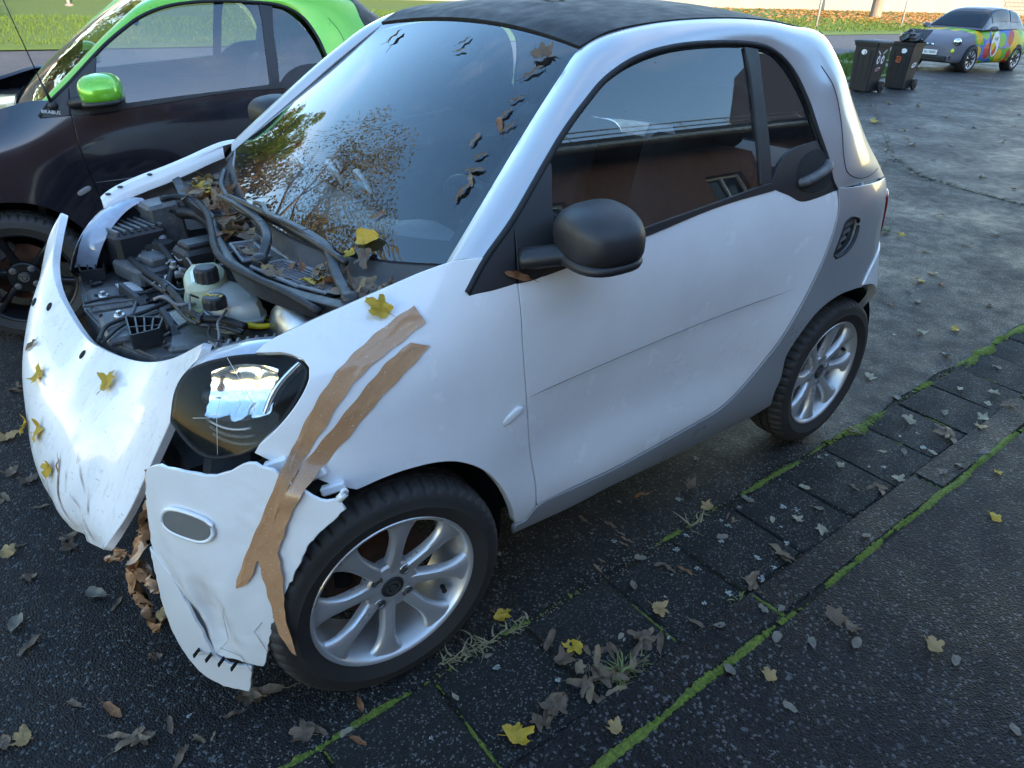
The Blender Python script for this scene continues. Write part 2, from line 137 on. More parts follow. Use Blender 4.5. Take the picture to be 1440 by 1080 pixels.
class MB:
    """mesh builder: collects shapes of ONE piece"""
    def __init__(s): s.V=[]; s.F=[]; s.M=[]; s.m=0
    def add(s,V,F):
        k=len(s.V); s.V+= [tuple(v) for v in V]; s.F+=[tuple(i+k for i in f) for f in F]; s.M+=[s.m]*len(F); return s
    def box(s,c,d,rot=None,bev=0):
        x,y,z=[v/2 for v in d]
        if bev<=0:
            V=[(sx*x,sy*y,sz*z) for sx in(-1,1) for sy in(-1,1) for sz in(-1,1)]
            F=[(0,1,3,2),(4,6,7,5),(0,4,5,1),(2,3,7,6),(0,2,6,4),(1,5,7,3)]
        else:
            b=min(bev,x*.9,y*.9,z*.9); V=[];idx={}
            for sx in(-1,1):
                for sy in(-1,1):
                    for sz in(-1,1):
                        for a in range(3):
                            p=[sx*x,sy*y,sz*z]
                            for q,h in enumerate((sx,sy,sz)):
                                if q!=a: p[q]-=h*b
                            idx[(sx,sy,sz,a)]=len(V); V.append(tuple(p))
            F=[]
            for a in range(3):
                o=[q for q in range(3) if q!=a]
                for sg in(-1,1):
                    f=[]
                    for (u,v) in((-1,-1),(1,-1),(1,1),(-1,1)):
                        t=[0,0,0]; t[a]=sg;t[o[0]]=u;t[o[1]]=v; f.append(idx[(*t,a)])
                    F.append(f if (sg>0)==(a!=1) else f[::-1])
            for a in range(3):     # edge strips along axis a
                o=[q for q in range(3) if q!=a]
                for u in(-1,1):
                    for v in(-1,1):
                        t0=[0,0,0];t0[a]=-1;t0[o[0]]=u;t0[o[1]]=v; t1=list(t0);t1[a]=1
                        F.append([idx[(*t0,o[0])],idx[(*t0,o[1])],idx[(*t1,o[1])],idx[(*t1,o[0])]])
            for sx in(-1,1):
                for sy in(-1,1):
                    for sz in(-1,1): F.append([idx[(sx,sy,sz,a)] for a in range(3)])
        M=Euler(rot).to_matrix() if rot is not None else None
        V=[tuple((M@Vector(v) if M else Vector(v))+Vector(c)) for v in V]
        return s.add(V,F)
    def tube(s,P,r,n=10,cap=True,flat=1.0,up=None):
        P=[Vector(p) for p in P]; rs=r if isinstance(r,(list,tuple)) else [r]*len(P)
        k=len(s.V); ref=Vector(up) if up else Vector((0,0,1)); V=[];F=[]
        for i,p in enumerate(P):
            t=(P[min(i+1,len(P)-1)]-P[max(i-1,0)]).normalized()
            if abs(t.dot(ref))>.95: rr=Vector((1,0,0))
            else: rr=ref
            a=t.cross(rr).normalized(); b=a.cross(t)
            for j in range(n):
                q=2*math.pi*j/n; V.append(p+a*(rs[i]*math.cos(q))+b*(rs[i]*flat*math.sin(q)))
        m=len(P)
        for i in range(m-1):
            for j in range(n): F.append((i*n+j,i*n+(j+1)%n,(i+1)*n+(j+1)%n,(i+1)*n+j))
        if cap: F.append(tuple(range(n))[::-1]); F.append(tuple((m-1)*n+j for j in range(n)))
        return s.add(V,F)
    def bar(s,P,w,h,up=(0,0,1)):
        P=[Vector(p) for p in P]; n=len(P); ws=w if isinstance(w,(list,tuple)) else [w]*n; V=[];F=[]; u=Vector(up)
        for i,p in enumerate(P):
            t=(P[min(i+1,n-1)]-P[max(i-1,0)]).normalized(); a=t.cross(u).normalized(); b=a.cross(t)
            for x,y in((-1,-.6),(-1,.4),(-.75,1),(.75,1),(1,.4),(1,-.6)): V.append(p+a*(x*ws[i])+b*(y*h))
        for i in range(n-1):
            for j in range(6): F.append((i*6+j,i*6+(j+1)%6,(i+1)*6+(j+1)%6,(i+1)*6+j))
        F.append(tuple(range(6))); F.append(tuple((n-1)*6+j for j in range(6))); return s.add(V,F)
    def lathe(s,prof,n=32,o=(0,0,0),axis='Z',closed=False,a0=0,a1=2*math.pi):
        full=abs(a1-a0-2*math.pi)<1e-6; V=[];F=[]; c=n if full else n+1
        for j in range(c):
            q=a0+(a1-a0)*j/n; cq,sq=math.cos(q),math.sin(q)
            for r,h in prof:
                v={'Z':(r*cq,r*sq,h),'Y':(r*cq,h,r*sq),'X':(h,r*cq,r*sq)}[axis]
                V.append((v[0]+o[0],v[1]+o[1],v[2]+o[2]))
        m=len(prof)
        for j in range(n):
            for i in range(m-1 if not closed else m):
                a=j*m+i;b=j*m+(i+1)%m; j2=(j+1)%c
                F.append((a,b,j2*m+(i+1)%m,j2*m+i))
        return s.add(V,F)
    def grid(s,G,flip=False):
        G=np.asarray(G); a,b=G.shape[:2]; F=[]
        for i in range(a-1):
            for j in range(b-1):
                f=(i*b+j,i*b+j+1,(i+1)*b+j+1,(i+1)*b+j); F.append(f[::-1] if flip else f)
        return s.add(G.reshape(-1,3),F)
    def prism(s,poly,z0,z1,taper=1.0):
        n=len(poly); c=np.mean(np.array(poly),0)
        V=[(p[0],p[1],z0) for p in poly]+[(c[0]+(p[0]-c[0])*taper,c[1]+(p[1]-c[1])*taper,z1) for p in poly]
        F=[tuple(range(n))[::-1],tuple(range(n,2*n))]+[(i,(i+1)%n,n+(i+1)%n,n+i) for i in range(n)]
        return s.add(V,F)
    def ell(s,c,d,n=16,m=10,pw=1.0,rot=None):
        V=[];F=[]
        def sg(v): return math.copysign(abs(v)**pw,v)
        M=Euler(rot).to_matrix() if rot is not None else None
        for i in range(m+1):
            t=math.pi*i/m-math.pi/2
            for j in range(n):
                q=2*math.pi*j/n
                v=Vector((d[0]*sg(math.cos(t))*sg(math.cos(q)),d[1]*sg(math.cos(t))*sg(math.sin(q)),d[2]*sg(math.sin(t))))
                V.append((M@v if M else v)+Vector(c))
        for i in range(m):
            for j in range(n): F.append((i*n+j,i*n+(j+1)%n,(i+1)*n+(j+1)%n,(i+1)*n+j))
        return s.add(V,F)
    def build(s,name,mat,parent=None,smooth=True,angle=None,**k):
        me=mesh(name,s.V,s.F,smooth,s.M)
        bm=bmesh.new(); bm.from_mesh(me); bmesh.ops.recalc_face_normals(bm,faces=bm.faces); bm.to_mesh(me); bm.free()
        if angle is not None: me.set_sharp_from_angle(angle=R(angle))
        return link(name,me,mat,parent,**k)
def crom(P,n=8,closed=False):
    """catmull-rom through points"""
    P=np.array(P,float); m=len(P); out=[]
    for i in range(m if closed else m-1):
        if closed: p0,p1,p2,p3=P[i-1],P[i],P[(i+1)%m],P[(i+2)%m]
        else: p1,p2=P[i],P[i+1]; p0=P[i-1] if i>0 else 2*p1-p2; p3=P[i+2] if i+2<m else 2*p2-p1
        for k in range(n):
            t=k/n; out.append(.5*((2*p1)+(p2-p0)*t+(2*p0-5*p1+4*p2-p3)*t*t+(3*p1-p0-3*p2+p3)*t**3))
    if not closed: out.append(P[-1])
    return np.array(out)
def outline(P,step=.015,corner=42,sharp=()):
    """densify a closed 2-D outline: smooth where it bends gently, sharp at corners"""
    P=np.array(P,float); n=len(P); cor=[]
    for i in range(n):
        a=P[i]-P[i-1]; b=P[(i+1)%n]-P[i]; an=abs(math.degrees(math.atan2(a[0]*b[1]-a[1]*b[0],a@b)))
        cor.append(an>corner or i in sharp)
    out=[]
    for i in range(n):
        p1,p2=P[i],P[(i+1)%n]; p0=P[i-1]; p3=P[(i+2)%n]
        if cor[i]: p0=2*p1-p2
        if cor[(i+1)%n]: p3=2*p2-p1
        k=max(1,int(np.linalg.norm(p2-p1)/step))
        d1=np.linalg.norm(p2-p1); 
        # scale tangents to the segment (uneven spacing)
        m1=(p2-p0)/max(np.linalg.norm(p2-p1)+np.linalg.norm(p1-p0),1e-9)*d1; m2=(p3-p1)/max(np.linalg.norm(p3-p2)+np.linalg.norm(p2-p1),1e-9)*d1
        for j in range(k):
            t=j/k; h=t*t*(3-2*t)
            out.append((2*t**3-3*t*t+1)*p1+(t**3-2*t*t+t)*m1+(-2*t**3+3*t*t)*p2+(t**3-t*t)*m2)
    return np.array(out)
def inside(poly,pts):
    x,y=pts[:,0],pts[:,1]; r=np.zeros(len(pts),bool); n=len(poly); j=n-1
    for i in range(n):
        xi,yi=poly[i];xj,yj=poly[j]
        c=((yi>y)!=(yj>y))&(x<(xj-xi)*(y-yi)/(yj-yi+1e-15)+xi); r^=c; j=i
    return r
def seg_dist(poly,pts):
    d=np.full(len(pts),9.0); n=len(poly)
    for i in range(n):
        a=poly[i];b=poly[(i+1)%n]; ab=b-a; t=np.clip(((pts-a)@ab)/max(ab@ab,1e-12),0,1); d=np.minimum(d,np.linalg.norm(pts-(a+t[:,None]*ab),axis=1))
    return d
def triang(poly,step,holes=()):
    lo=poly.min(0);hi=poly.max(0)
    gx=np.arange(lo[0]+step*.5,hi[0],step);gy=np.arange(lo[1]+step*.5,hi[1],step*.87)
    X,Y=np.meshgrid(gx,gy); X=X+(np.arange(len(gy))%2)[:,None]*step*.5
    pts=np.stack([X.ravel(),Y.ravel()],1)
    k=inside(poly,pts)
    for h in holes: k&=~inside(h,pts)
    pts=pts[k]
    if len(pts):
        k=seg_dist(poly,pts)>step*.45
        for h in holes: k&=seg_dist(h,pts)>step*.45
        pts=pts[k]
    n=len(poly); allp=[Vector(p) for p in poly]; edges=[(i,(i+1)%n) for i in range(n)]
    for h in holes:
        b=len(allp); allp+=[Vector(p) for p in h]; edges+=[(b+i,b+(i+1)%len(h)) for i in range(len(h))]
    allp+=[Vector(p) for p in pts]
    v,e,f,ov,oe,of=delaunay_2d_cdt(allp,edges,[],0,1e-7)
    v=np.array([tuple(q) for q in v]); f=[t for t in f]
    c=np.array([v[list(t)].mean(0) for t in f]); k=inside(poly,c)
    for h in holes: k&=~inside(h,c)
    return v,[f[i] for i in range(len(f)) if k[i]]
def surf_normals(S,a,b,e=.006):
    if S is SIDE: return fn(a,b)
    if getattr(S,'neg',False): e=.006; n=-np.cross(S.P(a+e,b)-S.P(a-e,b),S.P(a,b+e)-S.P(a,b-e)); return n/np.linalg.norm(n,axis=-1,keepdims=True)
    if getattr(S,'off',None) is not None: return fn(a,b)
    du=S.P(a+e,b)-S.P(a-e,b); dv=S.P(a,b+e)-S.P(a,b-e); n=np.cross(du,dv); return n/np.linalg.norm(n,axis=-1,keepdims=True)
class SideOff:
    def __init__(s,off): s.off=off
    def P(s,a,b): return SIDE.P(a,b)+fn(np.asarray(a,float),np.asarray(b,float))*s.off
def panel(name,S,poly,mat,parent,step=.022,depth=.014,rnd=.0018,ostep=.012,corner=42,lift=0.0,holes=(),deform=None,sharp=(),jag=0):
    """sheet-metal panel cut out of a surface: crisp outline, rounded edge, folded flange"""
    po=outline(poly,ostep,corner,sharp); hs=[outline(h,ostep,corner) for h in holes]
    if jag: po=po+RNG.normal(0,jag,po.shape)
    v,F=triang(po,step,hs)
    P=S.P(v[:,0],v[:,1]); N=surf_normals(S,v[:,0],v[:,1])
    if deform is not None:
        P=deform(P,N,v); T=np.array([t[:3] for t in F]); tn=np.cross(P[T[:,1]]-P[T[:,0]],P[T[:,2]]-P[T[:,0]]); tn*=np.sign((tn*N[T[:,0]]).sum(1))[:,None]
        N2=np.zeros_like(N)
        for q in range(3): np.add.at(N2,T[:,q],tn)
        N=N2/(np.linalg.norm(N2,axis=1,keepdims=True)+1e-12)
    P=P+N*lift
    V=[tuple(p) for p in P]; NN=[tuple(n) for n in N]; F=[tuple(f) for f in F]
    # orientation
    a,b,c=[Vector(V[i]) for i in F[0][:3]]
    if (b-a).cross(c-a).dot(Vector(NN[F[0][0]]))<0: F=[f[::-1] for f in F]
    from collections import Counter
    ec=Counter()
    for f in F:
        for i in range(len(f)): ec[(f[i],f[(i+1)%len(f)])]+=1
    bd=[e for e in ec if (e[1],e[0]) not in ec]
    nin=len(F)
    # rim rings
    outd={}
    for a,b in bd:
        t=Vector(V[b])-Vector(V[a]); o=t.cross(Vector(NN[a])); 
        if o.length>0: o.normalize()
        for q in (a,b): outd.setdefault(q,Vector((0,0,0))); outd[q]+=o
    r1={};r2={}
    for q,o in outd.items():
        o=o.normalized() if o.length>1e-9 else o; n=Vector(NN[q]); p=Vector(V[q])
        r1[q]=len(V); V.append(tuple(p+o*rnd-n*rnd)); NN.append(tuple((o+n*.15).normalized()))
        r2[q]=len(V); V.append(tuple(p+o*rnd-n*depth)); NN.append(tuple(o))
    for a,b in bd:
        F.append((a,r1[a],r1[b],b)); F.append((r1[a],r2[a],r2[b],r1[b]))
    me=mesh(name,V,F,True)
    me.normals_split_custom_set_from_vertices(NN)
    return link(name,me,mat,parent)
def flat_poly(name,pts,mat,parent=None,thick=.01,up=(0,0,1)):
    """flat plate from 3-D outline points, extruded down"""
    n=len(pts); u=Vector(up)*thick
    V=[Vector(p) for p in pts]+[Vector(p)-u for p in pts]
    F=[tuple(range(n)),tuple(range(n,2*n))[::-1]]+[(i,(i+1)%n,n+(i+1)%n,n+i) for i in range(n)]
    b=MB(); b.add(V,F); return b.build(name,mat,parent,smooth=False)
def netgrid(net,nu=8,nv=8):
    """smooth surface through a net of control points"""
    net=np.array(net,float)
    A=np.array([crom(r,nv) for r in net]); B=np.array([crom(A[:,j],nu) for j in range(A.shape[1])]); return B.transpose(1,0,2)
def mirror(o,parent=None):
    c=o.copy(); COL.objects.link(c); c.scale=(1,-1,1); c.parent=parent or o.parent
    return c
def text_mesh(s,size,thick=.001):
    cu=bpy.data.curves.new('t','FONT'); cu.body=s; cu.size=size; cu.extrude=thick; cu.align_x='CENTER'; cu.align_y='CENTER'; cu.resolution_u=2
    o=bpy.data.objects.new('t',cu); COL.objects.link(o); dg=bpy.context.evaluated_depsgraph_get()
    me=bpy.data.meshes.new_from_object(o.evaluated_get(dg)); bpy.data.objects.remove(o); return me
# ---------------------------------------------------------------- materials
class NT:
    def __init__(s,name):
        s.m=bpy.data.materials.new(name); s.m.use_nodes=True; s.t=s.m.node_tree; s.b=s.t.nodes['Principled BSDF']; s.o=s.t.nodes['Material Output']; s._c=None
    def n(s,t,**k):
        q=s.t.nodes.new(t)
        for a,v in k.items(): setattr(q,a,v)
        return q
    def l(s,a,b): s.t.links.new(a,b)
    def coord(s,kind='Object'):
        if s._c is None: s._c=s.n('ShaderNodeTexCoord')
        return s._c.outputs[kind]
    def noise(s,scale,detail=4,rough=.55,vec=None,dist=0):
        q=s.n('ShaderNodeTexNoise'); q.inputs['Scale'].default_value=scale; q.inputs['Detail'].default_value=detail; q.inputs['Roughness'].default_value=rough; q.inputs['Distortion'].default_value=dist
        s.l(vec if vec is not None else s.coord(),q.inputs['Vector']); return q.outputs['Fac']
    def vor(s,scale,vec=None,feat='F1',out='Distance',rnd=1):
        q=s.n('ShaderNodeTexVoronoi'); q.feature=feat; q.inputs['Scale'].default_value=scale; q.inputs['Randomness'].default_value=rnd
        s.l(vec if vec is not None else s.coord(),q.inputs['Vector']); return q.outputs[out]
    def ramp(s,fac,stops,interp='LINEAR'):
        q=s.n('ShaderNodeValToRGB'); q.color_ramp.interpolation=interp; e=q.color_ramp.elements
        while len(e)<len(stops): e.new(.5)
        for i,(p,c) in enumerate(stops):
            e[i].position=p; e[i].color=(c if isinstance(c,(tuple,list)) else (c,c,c))+((1,) if not isinstance(c,(tuple,list)) or len(c)==3 else ())
        s.l(fac,q.inputs['Fac']); return q.outputs['Color']
    def mix(s,f,a,b,mode='MIX'):
        q=s.n('ShaderNodeMix'); q.data_type='RGBA'; q.blend_type=mode
        for k,v in (('Factor',f),('A',a),('B',b)):
            if isinstance(v,(int,float)): q.inputs[k].default_value=v if k=='Factor' else (v,v,v,1)
            elif isinstance(v,tuple): q.inputs[k].default_value=v+((1,) if len(v)==3 else ())
            else: s.l(v,q.inputs[k])
        return q.outputs['Result']
    def math(s,op,a,b=0,clamp=False):
        q=s.n('ShaderNodeMath'); q.operation=op; q.use_clamp=clamp
        for i,v in enumerate((a,b)):
            if isinstance(v,(int,float)): q.inputs[i].default_value=v
            else: s.l(v,q.inputs[i])
        return q.outputs[0]
    def set(s,**k):
        for a,v in k.items():
            i=s.b.inputs[a.replace('_',' ')]
            if isinstance(v,(int,float)): i.default_value=v
            elif isinstance(v,tuple): i.default_value=v+((1,) if len(v)==3 else ())
            else: s.l(v,i)
        return s
    def bump(s,h,strength=.3,dist=.01):
        q=s.n('ShaderNodeBump'); q.inputs['Strength'].default_value=strength; q.inputs['Distance'].default_value=dist; s.l(h,q.inputs['Height']); s.l(q.outputs[0],s.b.inputs['Normal']); return s
def simple(name,col,rough=.5,metal=0,coat=0,var=.15,scale=9,bump=0,bscale=200,**k):
    m=NT(name); n=m.noise(scale,5)
    c=m.mix(n,tuple(v*(1-var) for v in col),tuple(min(1,v*(1+var)) for v in col))
    m.set(Base_Color=c,Metallic=metal,Roughness=m.ramp(m.noise(scale*2.3,4),[(.3,max(.02,rough*.85)),(.75,min(1,rough*1.15))]),Coat_Weight=coat,Coat_Roughness=.04,**k)
    if bump: m.bump(m.noise(bscale,3),bump,.002)
    return m.m
def paint(name,col,metal=0,rough=.3,coat=.6,dirt=.25,dirtcol=(.22,.2,.17)):
    m=NT(name)
    d=m.math('MULTIPLY',m.ramp(m.noise(5,8,.62),[(.42,0),(.75,1)]),dirt)
    sp=m.math('MULTIPLY',m.ramp(m.noise(160,3,.6),[(.60,0),(.72,1)]),dirt*.9)
    sx=m.n('ShaderNodeSeparateXYZ'); m.l(m.coord(),sx.inputs[0])
    lowz=m.ramp(m.math('ADD',sx.outputs['Z'],m.math('MULTIPLY',m.math('SUBTRACT',m.noise(9,7,.7),.5),.35)),[(.22,1.0),(.62,0)])   # road film thrown up by the wheels
    d=m.math('MAXIMUM',d,m.math('MULTIPLY',lowz,min(.5,dirt*2.2)))
    c=m.mix(m.math('MAXIMUM',d,sp),col,dirtcol)
    m.set(Base_Color=c,Metallic=metal,Roughness=m.ramp(m.noise(7,6),[(.3,rough*.8),(.8,min(1,rough*1.5))]),Coat_Weight=coat,Coat_Roughness=.06)
    return m.m
def glass(name,tint=(.8,.88,.86),ior=1.5,rough=.0,dust=.03,bump=0,water=False):
    m=NT(name); t=m.t
    tr=m.n('ShaderNodeBsdfTransparent'); tr.inputs[0].default_value=(*tint,1)
    gl=m.n('ShaderNodeBsdfGlossy'); gl.inputs['Roughness'].default_value=rough; gl.inputs['Color'].default_value=(1,1,1,1)
    fr=m.n('ShaderNodeFresnel'); fr.inputs['IOR'].default_value=ior
    mx=m.n('ShaderNodeMixShader'); m.l(fr.outputs[0],mx.inputs[0]); m.l(tr.outputs[0],mx.inputs[1]); m.l(gl.outputs[0],mx.inputs[2])
    df=m.n('ShaderNodeBsdfDiffuse'); df.inputs[0].default_value=(.35,.34,.32,1)
    mx2=m.n('ShaderNodeMixShader'); 
    m.l(m.math('MULTIPLY',m.ramp(m.noise(26,8,.7),[(.40,.25),(.75,1)]),dust),mx2.inputs[0]); m.l(mx.outputs[0],mx2.inputs[1]); m.l(df.outputs[0],mx2.inputs[2])
    if bump:
        q=m.n('ShaderNodeBump'); q.inputs['Strength'].default_value=bump; q.inputs['Distance'].default_value=.002; m.l(m.noise(2.2,2),q.inputs['Height']); m.l(q.outputs[0],gl.inputs['Normal'])
    m.l(mx2.outputs[0],m.o.inputs['Surface']); t.nodes.remove(m.b); return m.m
M={}
M['white']=paint('white_paint',(.80,.80,.80),0,.22,.8,.12)
def worn_paint():
    m=NT('scuffed_white_paint'); mp=m.n('ShaderNodeMapping'); mp.inputs['Scale'].default_value=(22,60,3.2); mp.inputs['Rotation'].default_value=(.25,.5,.1); m.l(m.coord(),mp.inputs[0])
    st=m.ramp(m.noise(1.6,8,.7,mp.outputs[0]),[(.52,0),(.72,.55)]); d=m.math('MULTIPLY',m.ramp(m.noise(6,8,.65),[(.45,0),(.75,1)]),.30)
    mp2=m.n('ShaderNodeMapping'); mp2.inputs['Scale'].default_value=(40,40,180); mp2.inputs['Rotation'].default_value=(1.1,.2,.5); m.l(m.coord(),mp2.inputs[0])
    sc=m.ramp(m.noise(1.3,3,.5,mp2.outputs[0]),[(.69,0),(.71,.7)])
    c=m.mix(m.math('MAXIMUM',st,d),(.76,.76,.76),(.40,.385,.36)); c=m.mix(sc,c,(.22,.21,.2))
    m.set(Base_Color=c,Roughness=m.ramp(m.noise(12,6),[(.3,.22),(.8,.5)]),Coat_Weight=.5,Coat_Roughness=.08); m.bump(m.noise(7,4),.12,.01); return m.m
M['bonnet']=worn_paint()
M['silver']=paint('silver_paint',(.44,.455,.475),.5,.32,.7,.08)
M['green']=paint('green_metallic_paint',(.11,.55,.035),.30,.3,.9,.05)
M['navy']=paint('near_black_paint',(.006,.006,.012),0,.2,.9,.04)
M['roof']=simple('black_roof_panel',(.010,.010,.011),.62,bump=.05,bscale=300,Specular_IOR_Level=.25)
M['plastic']=simple('black_plastic',(.016,.016,.018),.48,bump=.12,bscale=420)
def dusty():
    m=NT('dusty_grey_plastic'); n=m.noise(14,6,.6); c=m.mix(n,(.040,.041,.044),(.085,.087,.092)); c=m.mix(m.math('MULTIPLY',m.ramp(m.noise(38,7,.7),[(.48,0),(.70,1)]),.45),c,(.20,.19,.17))
    c=m.mix(m.ramp(m.noise(190,2),[(.66,0),(.70,.5)]),c,(.30,.29,.26)); m.set(Base_Color=c,Roughness=m.ramp(m.noise(20,4),[(.3,.32),(.7,.62)])); m.bump(m.noise(300,3),.1,.002); return m.m
M['plastic2']=dusty()
M['greyplastic']=simple('pale_grey_plastic',(.17,.17,.175),.5,var=.3,scale=20)
M['rubber']=simple('rubber',(.016,.017,.019),.62,var=.3,scale=20,Specular_IOR_Level=.3)
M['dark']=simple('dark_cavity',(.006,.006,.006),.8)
M['mirrorchrome']=simple('reflector_chrome',(.80,.80,.79),.10,.95,var=.05)
M['chrome']=simple('chrome',(.8,.8,.8),.08,1,var=.05)
M['steel']=simple('dull_steel',(.45,.45,.45),.35,1,var=.2,scale=40)
M['rust']=simple('rusty_disc',(.12,.05,.03),.65,.3,var=.6,scale=30)
M['alloy']=paint('alloy_paint',(.74,.745,.75),.6,.30,.3,.16,(.16,.13,.11))
M['cowl']=simple('scuttle_plastic',(.026,.027,.030),.5,var=.5,scale=16,bump=.1)
M['darkalloy']=simple('dark_alloy',(.012,.012,.013),.35,.3)
M['glass']=glass('windscreen_glass',(.88,.95,.95),1.76,dust=.03)
M['side_glass']=glass('side_glass',(.72,.78,.77),1.9,dust=.03)
M['clear']=glass('lamp_lens',(.95,.97,.98),1.22,dust=.04)
M['red']=simple('red_lens',(.35,.01,.012),.12,coat=.8)
M['fluidtank2']=simple('milky_tank_plastic',(.58,.58,.54),.35,var=.25,scale=12,Subsurface_Weight=.3,Transmission_Weight=.3)
M['fluidtank']=simple('clouded_tank_plastic',(.62,.62,.42),.4,var=.2,scale=12,Subsurface_Weight=.3,Transmission_Weight=.25)
M['coolant']=simple('yellow_green_coolant',(.55,.70,.04),.3,var=.1)
M['yellow']=simple('yellow_plastic',(.75,.50,.02),.4)
M['foglens']=simple('fog_lens',(.75,.75,.73),.16,.9,coat=.8)
M['milky']=simple('milky_clear_plastic',(.30,.35,.42),.15,coat=.8,var=.3,scale=30)
M['whitedirty']=simple('grimy_white_metal',(.30,.30,.27),.5,var=.5,scale=25)
M['lens_white']=simple('clear_white_lens',(.70,.71,.72),.15,coat=.8)
M['swage']=simple('shadow_gap_grey',(.16,.16,.165),.4)  # grey of the shade line painted along the door crease
M['lampbowl']=simple('lamp_housing',(.010,.010,.011),.7,Specular_IOR_Level=.2)
M['bonnet2']=paint('scraped_white_paint',(.80,.80,.80),0,.10,1.0,.14)
M['label']=None
M['fabric']=simple('dark_seat_fabric',(.05,.052,.058),.8,bump=.3,bscale=500)
M['trim']=simple('pale_dash_trim',(.82,.88,.84),.4)
M['whitesticker']=simple('white_sticker',(.75,.75,.74),.5)
def tape_mat():
    m=NT('brown_packing_tape'); n=m.noise(130,5,.7); w=m.noise(30,3,.5)
    c=m.mix(w,(.44,.20,.095),(.56,.29,.155)); c=m.mix(m.ramp(m.noise(220,2),[(.66,0),(.72,1)]),c,(.62,.5,.38))
    m.set(Base_Color=c,Roughness=.25,Coat_Weight=.5); m.bump(n,.35,.003); return m.m
M['tape']=tape_mat()
def sticker_mat():
    m=NT('printed_label'); 
    q=m.n('ShaderNodeTexBrick'); q.inputs['Scale'].default_value=120; q.inputs['Color1'].default_value=(.6,.6,.6,1); q.inputs['Color2'].default_value=(.1,.1,.1,1); q.inputs['Mortar'].default_value=(.62,.62,.62,1); q.inputs['Mortar Size'].default_value=.035; m.l(m.coord(),q.inputs['Vector'])
    m.set(Base_Color=q.outputs['Color'],Roughness=.5); return m.m
M['label']=sticker_mat()
def tyre_mat():
    m=NT('tyre_rubber'); n=m.noise(8,6)
    m.set(Base_Color=m.mix(n,(.014,.013,.013),(.036,.031,.027)),Roughness=.68); m.bump(m.noise(180,4),.15,.003); return m.m
M['tyre']=tyre_mat()
def asphalt(name,base,spec,scale=190,rough=(.45,.8),wet=.14,seed=0,bump=.6):
    m=NT(name); v=m.coord()
    vo=m.n('ShaderNodeTexVoronoi'); vo.inputs['Scale'].default_value=scale; m.l(v,vo.inputs['Vector'])
    g=m.n('ShaderNodeSeparateColor'); m.l(vo.outputs['Color'],g.inputs[0])
    big=m.noise(1.3,7,.6); mid=m.noise(9,5,.6)
    c=m.mix(m.ramp(g.outputs[0],[(.15,0),(1,1)]),tuple(b*.55 for b in base),tuple(b*1.45 for b in base))
    c=m.mix(m.math('MULTIPLY',m.ramp(g.outputs[1],[(.90,0),(.93,1)]),.6),c,spec)
    c=m.mix(m.ramp(mid,[(.35,.0),(.8,.55)]),c,tuple(b*.6 for b in base))
    c=m.mix(m.ramp(big,[(.40,0),(.70,.5)]),c,tuple(b*1.9 for b in base))
    c=m.mix(m.ramp(m.noise(70,4,.6),[(.67,0),(.70,.22)]),c,(.30,.28,.24))
    m.set(Base_Color=c,Roughness=m.ramp(m.math('ADD',m.math('MULTIPLY',big,.6),m.math('MULTIPLY',mid,.4)),[(.38,rough[0]),(.62,rough[1])]))
    h=m.math('ADD',m.ramp(vo.outputs['Distance'],[(0,1),(.6,0)]),m.math('MULTIPLY',m.noise(60,4),.6)); m.bump(h,bump,.006); m.set(Specular_IOR_Level=wet); return m.m
M['asphalt']=asphalt('worn_asphalt',(.0105,.0105,.011),(.16,.18,.18),165,(.40,.72),wet=.22)
M['asphalt_walk']=asphalt('footway_asphalt',(.0115,.0118,.013),(.18,.18,.18),150,(.42,.66),bump=.85)
M['asphalt_patch']=asphalt('older_asphalt',(.012,.012,.013),(.10,.10,.10),150,(.42,.7),wet=.24)
M['road']=asphalt('road_asphalt',(.075,.077,.082),(.16,.16,.16),120,(.6,.85))
M['slab']=asphalt('concrete_slab',(.017,.017,.016),(.20,.20,.19),260,(.6,.9),bump=.35)
M['soil']=asphalt('joint_soil',(.028,.024,.018),(.10,.08,.05),220,(.8,.95),bump=1)
def moss_mat():
    m=NT('moss'); n=m.noise(120,4); m.set(Base_Color=m.mix(m.ramp(n,[(.3,0),(.7,1)]),(.045,.065,.008),(.15,.20,.022)),Roughness=.9); m.bump(n,.8,.006); return m.m
M['moss']=moss_mat()
def grass_mat():
    m=NT('lawn'); n=m.noise(.35,6); f=m.noise(14,6,.7)
    c=m.mix(n,(.026,.078,.006),(.050,.112,.010)); c=m.mix(m.ramp(f,[(.35,0),(.7,1)]),c,(.08,.14,.018)); c=m.mix(m.ramp(m.noise(5,7,.8),[(.62,0),(.68,.5)]),c,(.26,.19,.06))
    m.set(Base_Color=c,Roughness=.9); m.bump(f,.8,.05); return m.m
M['lawn']=grass_mat()
def leaf_mat(name,a,b,spot=(.05,.025,.01)):
    m=NT(name); n=m.noise(45,5,.65); c=m.mix(n,a,b); c=m.mix(m.ramp(m.noise(90,3,.6),[(.58,0),(.68,.8)]),c,spot)
    m.set(Base_Color=c,Roughness=.55); m.bump(m.noise(70,3),.4,.003)
    t=m.n('ShaderNodeBsdfTranslucent'); m.l(c,t.inputs[0]); mx=m.n('ShaderNodeMixShader'); mx.inputs[0].default_value=.18
    m.l(m.b.outputs[0],mx.inputs[1]); m.l(t.outputs[0],mx.inputs[2]); m.l(mx.outputs[0],m.o.inputs['Surface']); return m.m
